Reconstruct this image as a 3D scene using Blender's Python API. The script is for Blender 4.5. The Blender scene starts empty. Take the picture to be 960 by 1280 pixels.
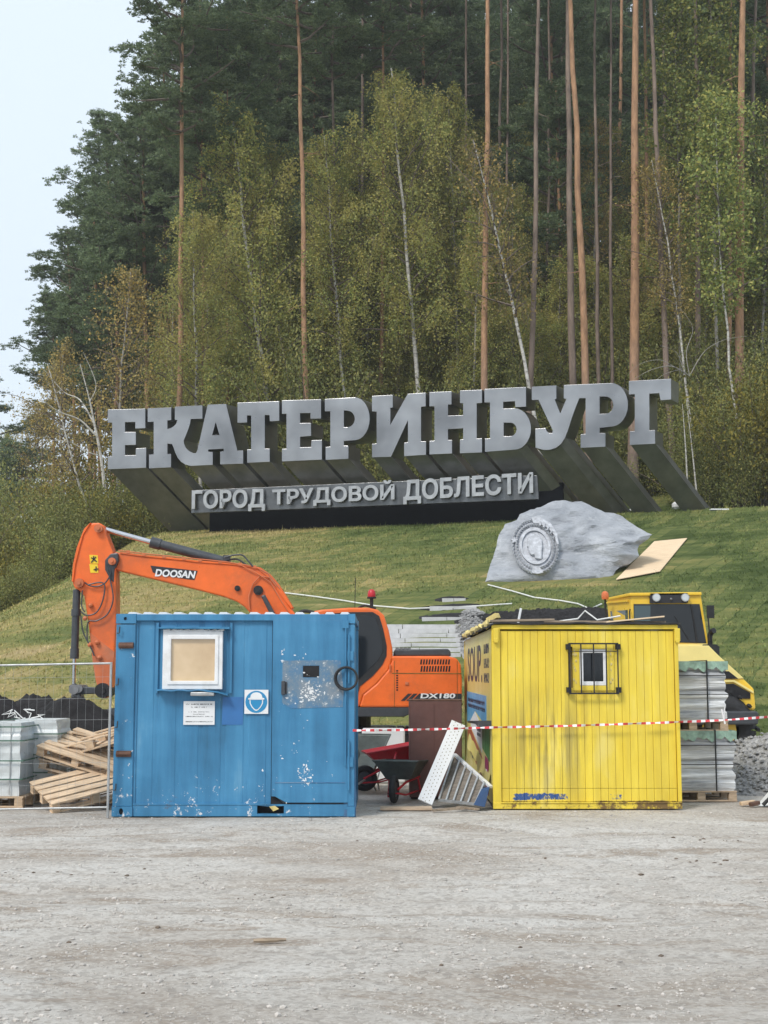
import bpy, math, random
import numpy as np
from mathutils import Vector, Matrix, noise as mnoise
from mathutils.geometry import tessellate_polygon
R = math.radians
random.seed(7)
scene = bpy.context.scene
C = scene.collection

# ------------------------------------------------------------------ camera
F = 1700.0                     # focal length in photo pixels (960 x 1280)
EYE = 1.70
PITCH = math.atan((846 - 640) / F)
cam = bpy.data.cameras.new('camera'); camo = bpy.data.objects.new('camera', cam); C.objects.link(camo)
cam.sensor_fit = 'VERTICAL'; cam.sensor_height = 36.0; cam.lens = F / 1280 * 36.0
cam.clip_start = 0.1; cam.clip_end = 6000
camo.location = (0, 0, EYE); camo.rotation_euler = (R(90) + PITCH, 0, 0)
scene.camera = camo
SP, CP = math.sin(PITCH), math.cos(PITCH)

def P(px, py, Y):
    """point at depth Y that stands at photo position (px, py)"""
    v = 640 - py; d = F * CP - v * SP
    return Vector(((px - 480) / d * Y, Y, EYE + (F * SP + v * CP) / d * Y))

# ------------------------------------------------------------------ world, sun, exposure
SUN_EL, SUN_DIR = 48, Vector((-0.55, -0.75, 0))
world = bpy.data.worlds.new('World'); scene.world = world; world.use_nodes = True
wn, wl = world.node_tree.nodes, world.node_tree.links
bg = wn['Background']
sky = wn.new('ShaderNodeTexSky'); sky.sky_type = 'NISHITA'; sky.sun_disc = False
sky.sun_elevation = R(SUN_EL); sky.sun_rotation = math.atan2(SUN_DIR.x, SUN_DIR.y)
sky.air_density = 1.0; sky.dust_density = 3.0; sky.ozone_density = 1.0
bg.inputs['Strength'].default_value = 0.10
wl.new(sky.outputs[0], bg.inputs['Color'])
veil = wn.new('ShaderNodeBackground'); veil.inputs['Color'].default_value = (0.74, 0.84, 0.94, 1); veil.inputs['Strength'].default_value = 1.04
wm = wn.new('ShaderNodeMixShader'); wm.inputs[0].default_value = 0.86      # thin even overcast over the clear sky
wl.new(bg.outputs[0], wm.inputs[1]); wl.new(veil.outputs[0], wm.inputs[2])
wl.new(wm.outputs[0], wn['World Output'].inputs['Surface'])
sun = bpy.data.lights.new('sun', 'SUN'); sun.energy = 2.1; sun.angle = R(14); sun.color = (1, 0.95, 0.88)
suno = bpy.data.objects.new('sun', sun); C.objects.link(suno)
sd = SUN_DIR.normalized() * math.cos(R(SUN_EL)); sd.z = math.sin(R(SUN_EL))
suno.rotation_euler = sd.to_track_quat('Z', 'Y').to_euler(); suno.location = (0, 0, 60)
scene.view_settings.view_transform = 'Standard'; scene.view_settings.look = 'None'
scene.view_settings.exposure = 0.36; scene.view_settings.gamma = 1.0; scene.view_settings.use_curve_mapping = False

# ------------------------------------------------------------------ materials
def _val(nt, v):
    return v
class N:
    """small node-tree helper"""
    def __init__(s, name, base=(.5, .5, .5), rough=.6, metal=0, spec=.5):
        s.m = bpy.data.materials.new(name); s.m.use_nodes = True
        s.t = s.m.node_tree; s.n = s.t.nodes; s.l = s.t.links; s.b = s.n['Principled BSDF']
        s.set('Base Color', (*base, 1)); s.set('Roughness', rough); s.set('Metallic', metal); s.set('Specular IOR Level', spec)
        s._co = None
    def set(s, k, v):
        i = s.b.inputs[k]
        if hasattr(v, 'is_linked') or hasattr(v, 'links'): s.l.new(v, i)
        else: i.default_value = v
    def co(s, kind='Object'):
        if s._co is None: s._co = s.n.new('ShaderNodeTexCoord')
        return s._co.outputs[kind]
    def mapping(s, scale=(1, 1, 1), rot=(0, 0, 0), kind='Object'):
        m = s.n.new('ShaderNodeMapping'); m.inputs['Scale'].default_value = scale; m.inputs['Rotation'].default_value = rot
        s.l.new(s.co(kind), m.inputs['Vector']); return m.outputs[0]
    def noise(s, scale=5, detail=5, rough=.6, vec=None, dist=0):
        n = s.n.new('ShaderNodeTexNoise'); n.inputs['Scale'].default_value = scale; n.inputs['Detail'].default_value = detail
        n.inputs['Roughness'].default_value = rough; n.inputs['Distortion'].default_value = dist
        s.l.new(vec if vec is not None else s.co(), n.inputs['Vector']); return n.outputs['Fac']
    def voro(s, scale=5, vec=None, feature='F1', out='Distance'):
        n = s.n.new('ShaderNodeTexVoronoi'); n.inputs['Scale'].default_value = scale; n.feature = feature
        s.l.new(vec if vec is not None else s.co(), n.inputs['Vector']); return n.outputs[out]
    def ramp(s, fac, stops):
        r = s.n.new('ShaderNodeValToRGB'); e = r.color_ramp.elements
        while len(e) < len(stops): e.new(.5)
        for i, (p, c) in enumerate(stops):
            e[i].position = p; e[i].color = (*c, 1) if isinstance(c, tuple) else (c, c, c, 1)
        s.l.new(fac, r.inputs[0]); return r.outputs[0]
    def mix(s, fac, a, b, mode='MIX'):
        m = s.n.new('ShaderNodeMix'); m.data_type = 'RGBA'; m.blend_type = mode
        for k, v in ((0, fac), (6, a), (7, b)):
            if hasattr(v, 'links'): s.l.new(v, m.inputs[k])
            elif k == 0: m.inputs[0].default_value = v
            else: m.inputs[k].default_value = (*v, 1)
        return m.outputs[2]
    def math(s, op, a, b=0.0, c=None):
        m = s.n.new('ShaderNodeMath'); m.operation = op
        for i, v in enumerate((a, b) if c is None else (a, b, c)):
            if hasattr(v, 'links'): s.l.new(v, m.inputs[i])
            else: m.inputs[i].default_value = v
        return m.outputs[0]
    def xyz(s, kind='Object'):
        x = s.n.new('ShaderNodeSeparateXYZ'); s.l.new(s.co(kind), x.inputs[0]); return x.outputs
    def island(s):
        g = s.n.new('ShaderNodeNewGeometry'); return g.outputs['Random Per Island']
    def bump(s, h, strength=.3, dist=.01):
        b = s.n.new('ShaderNodeBump'); b.inputs['Strength'].default_value = strength; b.inputs['Distance'].default_value = dist
        s.l.new(h, b.inputs['Height']); s.l.new(b.outputs[0], s.b.inputs['Normal'])
    def band(s, v, a, b, w):
        """1 where a < v < b, soft over w"""
        m1 = s.n.new('ShaderNodeMapRange'); m1.inputs[1].default_value = a - w; m1.inputs[2].default_value = a + w; s.l.new(v, m1.inputs[0])
        m2 = s.n.new('ShaderNodeMapRange'); m2.inputs[1].default_value = b - w; m2.inputs[2].default_value = b + w
        m2.inputs[3].default_value = 1; m2.inputs[4].default_value = 0; s.l.new(v, m2.inputs[0])
        return s.math('MULTIPLY', m1.outputs[0], m2.outputs[0])

M = {}
def simple(name, base, rough=.6, metal=0, var=.25, scale=6, bump=.0, stretch=None, dirt=None):
    n = N(name, base, rough, metal)
    vec = n.mapping(stretch) if stretch else None
    f = n.noise(scale, 6, .65, vec)
    lo = tuple(c * (1 - var) for c in base); hi = tuple(min(1, c * (1 + var)) for c in base)
    col = n.ramp(f, [(.3, lo), (.7, hi)])
    if dirt:
        g = n.noise(scale * .37, 7, .7)
        col = n.mix(n.ramp(g, [(.5, 0.), (.72, .75)]), col, dirt)
    n.set('Base Color', col)
    n.set('Roughness', n.ramp(n.noise(scale * 2.1, 4), [(.3, max(.02, rough - .1)), (.7, min(1, rough + .12))]))
    if bump: n.bump(n.noise(scale * 5, 5), bump, .01)
    M[name] = n.m; return n.m

# leaves
def leafmat(name, stops, trans=.25, patch=None):
    n = N(name, (.1, .1, .1), .6, 0, .25)
    c = n.ramp(n.island(), stops)
    if patch: c = n.mix(n.ramp(n.noise(.45, 3), [(.42, 0.), (.62, .75)]), c, patch)
    oi = n.n.new('ShaderNodeObjectInfo')
    hsv = n.n.new('ShaderNodeHueSaturation'); n.l.new(c, hsv.inputs['Color'])
    n.l.new(n.math('MULTIPLY_ADD', oi.outputs['Random'], .4, .8), hsv.inputs['Value'])
    n.set('Base Color', hsv.outputs[0])
    tr = n.n.new('ShaderNodeBsdfTranslucent'); n.l.new(hsv.outputs[0], tr.inputs[0])
    mx = n.n.new('ShaderNodeMixShader'); mx.inputs[0].default_value = trans
    n.l.new(n.b.outputs[0], mx.inputs[1]); n.l.new(tr.outputs[0], mx.inputs[2])
    n.l.new(mx.outputs[0], n.n['Material Output'].inputs['Surface'])
    M[name] = n.m
leafmat('pine_needles', [(0, (.10, .15, .08)), (.5, (.17, .23, .12)), (1, (.25, .30, .15))], .35)
leafmat('birch_leaves', [(0, (.22, .27, .09)), (.5, (.36, .40, .13)), (.85, (.50, .48, .15)), (1, (.66, .52, .14))], .45, (.50, .43, .14))
leafmat('sparse_birch_leaves', [(0, (.20, .17, .075)), (.5, (.33, .27, .10)), (1, (.52, .36, .10))], .3)
leafmat('aspen_leaves', [(0, (.14, .19, .06)), (.6, (.25, .29, .085)), (1, (.42, .38, .10))], .3)
leafmat('shrub_leaves', [(0, (.15, .18, .065)), (.6, (.28, .29, .095)), (1, (.46, .41, .13))], .35, (.22, .25, .08))
leafmat('yellow_shrub_leaves', [(0, (.13, .13, .03)), (.6, (.24, .21, .04)), (1, (.36, .29, .05))], .3)

n = N('pine_bark', rough=.9)
z = n.xyz()[2]
vec = n.mapping((1, 1, .25))
low = n.ramp(n.noise(7, 7, .7, vec), [(.3, (.13, .10, .085)), (.7, (.34, .25, .20))])
up = n.ramp(n.noise(6, 6, .7, vec), [(.3, (.21, .12, .07)), (.7, (.50, .285, .16))])
n.set('Base Color', n.mix(n.ramp(n.math('MULTIPLY_ADD', n.noise(.4, 2), .35, n.math('MULTIPLY', z, .1)), [(.35, 0.), (.95, 1.)]), low, up))
n.bump(n.noise(9, 6, .7, vec), .8, .04); M['pine_bark'] = n.m
simple('grey_pine_bark', (.20, .15, .12), .9, var=.55, scale=3, stretch=(1, 1, .25), bump=.6)
n = N('birch_bark', rough=.7)
f = n.noise(3.2, 6, .75, n.mapping((1, 1, 2.2)))
n.set('Base Color', n.ramp(f, [(.36, (.03, .028, .025)), (.47, (.42, .4, .36)), (.7, (.66, .64, .6))])); M['birch_bark'] = n.m
simple('dull_birch_bark', (.3, .28, .25), .8, var=.5, scale=4)
simple('twig_bark', (.14, .11, .09), .9, var=.4, scale=9)

# ground
n = N('gravel_yard', rough=.95, spec=.2)
wide = n.noise(.42, 7, .65, n.mapping((.7, 1.0, 1)), 1.2)
fine = n.noise(26, 10, .85)
cell = n.voro(42, None, 'F1', 'Color'); cell2 = n.voro(16, None, 'F1', 'Color')
track = n.noise(.75, 9, .74, n.mapping((.55, 1.3, 1), (0, 0, .25)), 1.5)
c = n.ramp(wide, [(.34, (.38, .33, .28)), (.47, (.50, .465, .42)), (.62, (.58, .555, .515))])
c = n.mix(n.ramp(track, [(.38, .85), (.49, 0.)]), c, (.31, .25, .195))
c = n.mix(n.ramp(n.noise(2.2, 8, .8, n.mapping((.6, 1.2, 1))), [(.58, 0.), (.66, .45)]), c, (.25, .215, .18))
bw = n.n.new('ShaderNodeRGBToBW'); n.l.new(cell, bw.inputs[0]); bw2 = n.n.new('ShaderNodeRGBToBW'); n.l.new(cell2, bw2.inputs[0])
c = n.mix(n.ramp(bw.outputs[0], [(.2, .4), (.4, 0.)]), c, (.27, .235, .2))
c = n.mix(n.ramp(bw.outputs[0], [(.6, 0.), (.8, .38)]), c, (.64, .61, .56))
c = n.mix(n.ramp(bw2.outputs[0], [(.74, 0.), (.8, .4)]), c, (.26, .235, .21))
c = n.mix(n.ramp(fine, [(.34, .5), (.48, 0.)]), c, (.25, .215, .185))
n.set('Base Color', c)
n.bump(n.math('ADD', n.math('MULTIPLY', fine, 1.0), n.math('MULTIPLY', bw.outputs[0], .6)), .8, .02); M['gravel_yard'] = n.m

def sod_color(n):
    """sod laid in strips, dried out unevenly: one colour field for the turf and for the blades standing in it"""
    br = n.n.new('ShaderNodeTexBrick'); br.inputs['Scale'].default_value = 1.0
    br.inputs['Brick Width'].default_value = 2.4; br.inputs['Row Height'].default_value = .45; br.inputs['Mortar Size'].default_value = .035
    br.inputs['Mortar Smooth'].default_value = .8
    br.inputs['Color1'].default_value = (.15, .15, .15, 1); br.inputs['Color2'].default_value = (1, 1, 1, 1); br.inputs['Mortar'].default_value = (.0, .0, .0, 1)
    wp = n.n.new('ShaderNodeVectorMath'); wp.operation = 'MULTIPLY_ADD'; nw = n.n.new('ShaderNodeTexNoise'); nw.inputs['Scale'].default_value = .45; nw.inputs['Detail'].default_value = 3; n.l.new(n.co(), nw.inputs['Vector']); n.l.new(nw.outputs['Color'], wp.inputs[0]); wp.inputs[1].default_value = (.9, .9, 0); n.l.new(n.mapping((1, 1, 1), (0, 0, R(-58))), wp.inputs[2]); n.l.new(wp.outputs[0], br.inputs['Vector'])
    nz = n.noise(.2, 4, .55); streak = n.noise(1.0, 7, .65, n.mapping((.28, 2.2, 1), (0, 0, R(-58)))); nz2 = n.noise(3.0, 7, .75)
    f = n.math('ADD', n.math('MULTIPLY', br.outputs['Color'], n.math('MULTIPLY', n.noise(.5, 3), .24)), n.math('ADD', n.math('MULTIPLY', nz, .55), n.math('ADD', n.math('MULTIPLY', nz2, .22), n.math('MULTIPLY', streak, .5))))
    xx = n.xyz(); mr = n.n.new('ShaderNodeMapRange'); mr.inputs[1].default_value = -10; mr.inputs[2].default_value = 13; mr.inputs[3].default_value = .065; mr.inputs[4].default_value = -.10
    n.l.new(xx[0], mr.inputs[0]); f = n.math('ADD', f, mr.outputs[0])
    return n.ramp(f, [(.50, (.05, .075, .018)), (.62, (.11, .14, .042)), (.73, (.20, .20, .066)), (.80, (.31, .26, .10)), (.95, (.40, .31, .16))]), n.math('ADD', nz2, n.math('MULTIPLY', streak, 1.2))
n = N('sod', rough=.9, spec=.2)
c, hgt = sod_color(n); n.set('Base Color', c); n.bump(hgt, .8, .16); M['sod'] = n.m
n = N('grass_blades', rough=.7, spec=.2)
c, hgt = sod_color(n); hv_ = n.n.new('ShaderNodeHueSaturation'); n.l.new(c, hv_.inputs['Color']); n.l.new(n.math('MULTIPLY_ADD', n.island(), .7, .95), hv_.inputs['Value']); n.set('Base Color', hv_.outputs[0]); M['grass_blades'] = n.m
n = N('forest_floor', rough=1, spec=.1)
n.set('Base Color', n.ramp(n.noise(.8, 7, .7), [(.3, (.03, .035, .015)), (.55, (.07, .075, .03)), (.75, (.13, .1, .05))])); n.bump(n.noise(6, 6), .8, .2); M['forest_floor'] = n.m
simple('black_soil', (.012, .011, .012), .95, var=.6, scale=5, bump=.8)
simple('crushed_stone', (.30, .295, .29), .95, var=.6, scale=22, bump=1)
simple('shade_board', (.17, .145, .12), .85, var=.4, scale=5, stretch=(1, 6, 6))
simple('clod_earth', (.13, .10, .075), .95, var=.4, scale=9)
simple('stone_chip', (.44, .41, .375), .95, var=.4, scale=3)

# steel of the sign
n = N('brushed_steel', (.42, .43, .445), .34, .92)
sc = n.noise(.5, 3, .5); st = n.noise(4, 6, .7, n.mapping((.6, .6, 3)))
n.set('Base Color', n.ramp(sc, [(.3, (.20, .205, .215)), (.5, (.30, .305, .315)), (.7, (.40, .405, .415))]))
n.set('Roughness', n.ramp(st, [(.25, .25), (.75, .4)])); n.bump(sc, .06, .03); M['brushed_steel'] = n.m
n = N('leg_steel', (.16, .155, .15), .34, .65)
n.set('Base Color', n.ramp(n.noise(1.1, 4, .6), [(.3, (.14, .14, .143)), (.7, (.24, .24, .243))])); M['leg_steel'] = n.m
simple('panel_steel', (.13, .135, .14), .35, .8, .3, 2)
simple('small_letter_steel', (.40, .41, .42), .4, .6, .2, 3)
simple('shade_black', (.004, .005, .008), .8, 0, .3, 2); M['shade_black'].node_tree.nodes['Principled BSDF'].inputs['Specular IOR Level'].default_value = .1  # matt near-black: shade behind the slogan panel put into the wall colour
# rock
n = N('rock', rough=.9, spec=.2)
f1 = n.noise(.9, 8, .68, n.mapping((1, 1, 1.4), (0, .6, 0)), .4)
f2 = n.noise(2.2, 7, .75, n.mapping((.5, 1, 2.2), (0, -.55, 0)))
c = n.ramp(f1, [(.3, (.29, .31, .345)), (.5, (.41, .43, .465)), (.72, (.56, .58, .61))])
c = n.mix(n.ramp(f2, [(.36, .55), (.46, 0.)]), c, (.2, .21, .235)); c = n.mix(n.ramp(f2, [(.6, 0.), (.68, .5)]), c, (.7, .71, .73))
n.set('Base Color', c); n.bump(n.math('ADD', n.math('ADD', f1, f2), n.math('MULTIPLY', n.noise(7, 8, .8), .5)), .8, .14); M['rock'] = n.m
simple('medal_metal', (.40, .415, .45), .6, .1, .35, 9)
n = N('plywood', rough=.75)
n.set('Base Color', n.ramp(n.noise(2, 7, .7, n.mapping((1, 8, 8))), [(.3, (.62, .45, .28)), (.7, (.82, .65, .45))])); M['plywood'] = n.m

# blue container paint: chips, rust, faded streaks
def blue(name, extra=0.):
    n = N(name, rough=.45)
    x = n.xyz()
    st = n.noise(1.1, 6, .6, n.mapping((5, 5, .45)))
    big = n.noise(1.2, 5, .6)
    c = n.ramp(n.math('ADD', n.math('MULTIPLY', st, .6), n.math('MULTIPLY', big, .4)), [(.32, (.024, .12, .225)), (.47, (.036, .18, .34)), (.6, (.055, .235, .42)), (.74, (.15, .345, .50))])
    # bare chips, thickest near the foot
    low = n.n.new('ShaderNodeMapRange'); low.inputs[1].default_value = .1; low.inputs[2].default_value = .75; low.inputs[3].default_value = .085 + extra; low.inputs[4].default_value = 0 + extra
    n.l.new(x[2], low.inputs[0])
    chip = n.math('ADD', n.noise(11, 9, .75, None, .3), low.outputs[0])
    cm = n.ramp(n.math('ADD', n.math('MULTIPLY', n.noise(1.7, 3), .35), chip), [(.872, 0.), (.885, 1.)])
    c = n.mix(cm, c, (.62, .64, .66))
    sc = n.ramp(n.noise(30, 4, .8, n.mapping((.25, 1, 1))), [(.7, 0.), (.74, .7)])
    c = n.mix(sc, c, (.02, .06, .14))
    rust = n.math('ADD', n.noise(2.4, 8, .75), n.math('MULTIPLY', low.outputs[0], .9))
    c = n.mix(n.ramp(rust, [(.69, 0.), (.78, .7)]), c, (.11, .06, .035))
    n.set('Base Color', c); n.set('Roughness', n.ramp(big, [(.3, .38), (.7, .6)]))
    n.bump(n.math('ADD', n.noise(2.5, 3), n.math('MULTIPLY', cm, -.2)), .35, .03)
    M[name] = n.m
blue('blue_paint'); blue('worn_blue_paint', .05)
n = N('scraped_paint', rough=.5)
f = n.noise(3.5, 8, .75); g = n.noise(14, 6, .8)
c = n.ramp(f, [(.38, (.05, .17, .33)), (.5, (.12, .2, .28)), (.62, (.2, .24, .28))])
n.set('Base Color', n.mix(n.ramp(g, [(.58, 0.), (.63, .9)]), c, (.62, .64, .66))); M['scraped_paint'] = n.m
simple('fresh_blue_patch', (.03, .14, .36), .5, var=.12, scale=3)
simple('rusty_plate', (.12, .06, .04), .8, var=.45, scale=12, bump=.3)
simple('white_plastic', (.74, .75, .76), .4, var=.06, scale=5, dirt=(.5, .48, .44))
simple('white_sheet', (.72, .73, .74), .5, var=.05, scale=4)
simple('sign_blue', (.02, .23, .46), .45, var=.05, scale=3)
simple('print_black', (.02, .02, .025), .6, var=.1)
simple('dark_void', (.008, .008, .01), .8, var=.1)
n = N('amber_blind', (.62, .44, .25), .12, 0, .8)        # cream blind close behind the pane
g = n.noise(1.6, 4, .6)
n.set('Base Color', n.ramp(g, [(.3, (.52, .36, .2)), (.7, (.7, .53, .33))]))
n.set('Coat Weight', 1.0); n.set('Coat Roughness', .03); M['amber_blind'] = n.m
# yellow container
n = N('yellow_paint', rough=.5)
x = n.xyz()
st = n.noise(1.4, 7, .65, n.mapping((6, 1, .4)))
c = n.ramp(n.noise(.9, 5, .6, n.mapping((2.5, 1, .8))), [(.3, (.70, .50, .03)), (.55, (.82, .63, .06)), (.75, (.84, .70, .20))])
dm = n.math('MULTIPLY', n.band(x[2], .3, 1.35, .35), n.band(x[0], .35, 1.1, .3))
c = n.mix(n.math('MULTIPLY', n.ramp(st, [(.38, 0.), (.58, 1.)]), n.math('MULTIPLY_ADD', dm, .72, .18)), c, (.23, .18, .06))
c = n.mix(n.ramp(n.noise(3.2, 8, .8, n.mapping((3, 1, 1))), [(.68, 0.), (.78, .5)]), c, (.2, .14, .04))
bm = n.math('MULTIPLY', n.band(x[2], .06, .26, .07), n.math('MAXIMUM', n.band(x[0], .2, 1.02, .05), n.math('MULTIPLY', n.band(x[0], 1.45, 1.75, .08), .88)))
bf = n.math('MULTIPLY', n.math('ADD', n.noise(5.5, 8, .85), .19), bm)
c = n.mix(n.ramp(bf, [(.66, 0.), (.68, 1.)]), c, (.03, .085, .26))
rb = n.math('MULTIPLY', n.band(x[2], -.1, .13, .03), n.math('ADD', n.noise(6, 6, .8), n.math('MULTIPLY', x[0], .07)))
c = n.mix(n.ramp(rb, [(.55, 0.), (.66, .9)]), c, (.11, .055, .03))
n.set('Base Color', c); n.set('Roughness', n.ramp(st, [(.3, .4), (.7, .62)])); n.bump(n.noise(3, 4), .2, .02); M['yellow_paint'] = n.m
simple('dark_ochre', (.16, .11, .02), .8, var=.4, scale=9)  # darker ochre showing in plank seams, panel gaps and slot holes
n = N('yellow_banner', (.62, .5, .12), .35)
n.set('Base Color', n.ramp(n.noise(1.1, 5), [(.3, (.66, .55, .13)), (.7, (.78, .70, .30))])); n.bump(n.noise(1.5, 4), .4, .05); M['yellow_banner'] = n.m
simple('print_lightblue', (.10, .36, .62), .4, var=.12, scale=2)
simple('print_green', (.07, .22, .07), .4, var=.15, scale=2)
simple('print_red', (.42, .10, .05), .4, var=.25, scale=2)
simple('print_magenta', (.32, .035, .12), .4, var=.12, scale=2)
simple('print_navy', (.025, .035, .07), .5, var=.1)
simple('tar_paper', (.025, .024, .024), .8, var=.5, scale=6, bump=.5)
simple('torn_foam', (.62, .5, .2), .9, var=.3, scale=9, bump=.5)
simple('weathered_wood', (.30, .235, .17), .85, var=.45, scale=4, stretch=(1, 9, 9), bump=.3)
simple('pallet_wood', (.60, .44, .29), .85, var=.3, scale=3, stretch=(1.5, 7, 7), bump=.3, dirt=(.3, .23, .16))
simple('old_pallet_wood', (.45, .34, .24), .9, var=.4, scale=3, stretch=(1.5, 7, 7), bump=.3)
simple('iron_black', (.02, .02, .022), .5, .3, .3, 8)
# machines
simple('orange_paint', (.78, .14, .018), .36, 0, .14, 2.2, dirt=(.34, .10, .045))
simple('orange_dusty', (.56, .145, .05), .55, 0, .2, 2.5, dirt=(.34, .17, .11))
simple('machine_yellow', (.78, .50, .035), .35, 0, .08, 2, dirt=(.66, .48, .12))
simple('machine_yellow_pale', (.80, .66, .24), .4, 0, .08, 2)  # paler yellow for hood top, vent frame and windscreen sill
simple('dark_grey_metal', (.055, .06, .068), .45, .2, .3, 5)
simple('grey_metal', (.22, .22, .225), .45, .6, .25, 7)
simple('chrome', (.62, .62, .64), .14, 1, .08, 5)
simple('rubber', (.022, .022, .024), .8, 0, .3, 8, bump=.3)
simple('warning_yellow', (.8, .55, .02), .5, var=.08)
simple('beacon_orange', (.62, .16, .05), .25, var=.1)
simple('lamp_glass', (.6, .62, .62), .12, .4, .1)
n = N('dark_glass', (.012, .014, .017), .06, 0, .5); M['dark_glass'] = n.m
n = N('tinted_glass', (.05, .08, .09), .05, 0, .6); M['tinted_glass'] = n.m
simple('brown_sheet', (.14, .062, .052), .5, .1, .25, 2.5, bump=.15, dirt=(.17, .09, .08))
simple('barrow_grey', (.09, .105, .10), .5, .3, .3, 5, dirt=(.16, .14, .12))
simple('barrow_red', (.48, .012, .025), .4, 0, .2, 5)
simple('tape_red', (.62, .05, .06), .45, var=.1); simple('tape_white', (.8, .78, .77), .45, var=.05)
simple('galvanised', (.42, .43, .43), .4, .6, .2, 9)
simple('faded_blue', (.05, .13, .25), .6, 0, .5, 4, dirt=(.3, .36, .42))
simple('deep_blue', (.015, .05, .13), .45, 0, .2, 6)
simple('white_cord', (.72, .72, .7), .6, var=.1)
n = N('plastic_wrap', (.33, .345, .36), .3, 0, .6)
wv = n.noise(2.6, 5, .62, n.mapping((.3, .3, 4.2), (0, .1, 0)), .5)
n.set('Base Color', n.ramp(wv, [(.32, (.17, .18, .195)), (.42, (.36, .37, .385)), (.52, (.55, .565, .58)), (.60, (.86, .88, .9))]))  # white glare bands and darker shading of the film painted into its colour
n.set('Coat Weight', .6); n.set('Coat Roughness', .12); n.bump(wv, 1.0, .05); M['plastic_wrap'] = n.m
simple('green_film', (.24, .36, .29), .35, 0, .4, 9, bump=.4)
simple('white_wrap', (.60, .63, .63), .35, 0, .12, 5, bump=.3)
simple('paver_grey', (.42, .41, .41), .9, 0, .12, 6)
simple('green_strap', (.05, .13, .09), .5)
simple('granite', (.50, .50, .50), .7, 0, .15, 5, bump=.15)
simple('stone_joint', (.15, .15, .15), .9)

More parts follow.
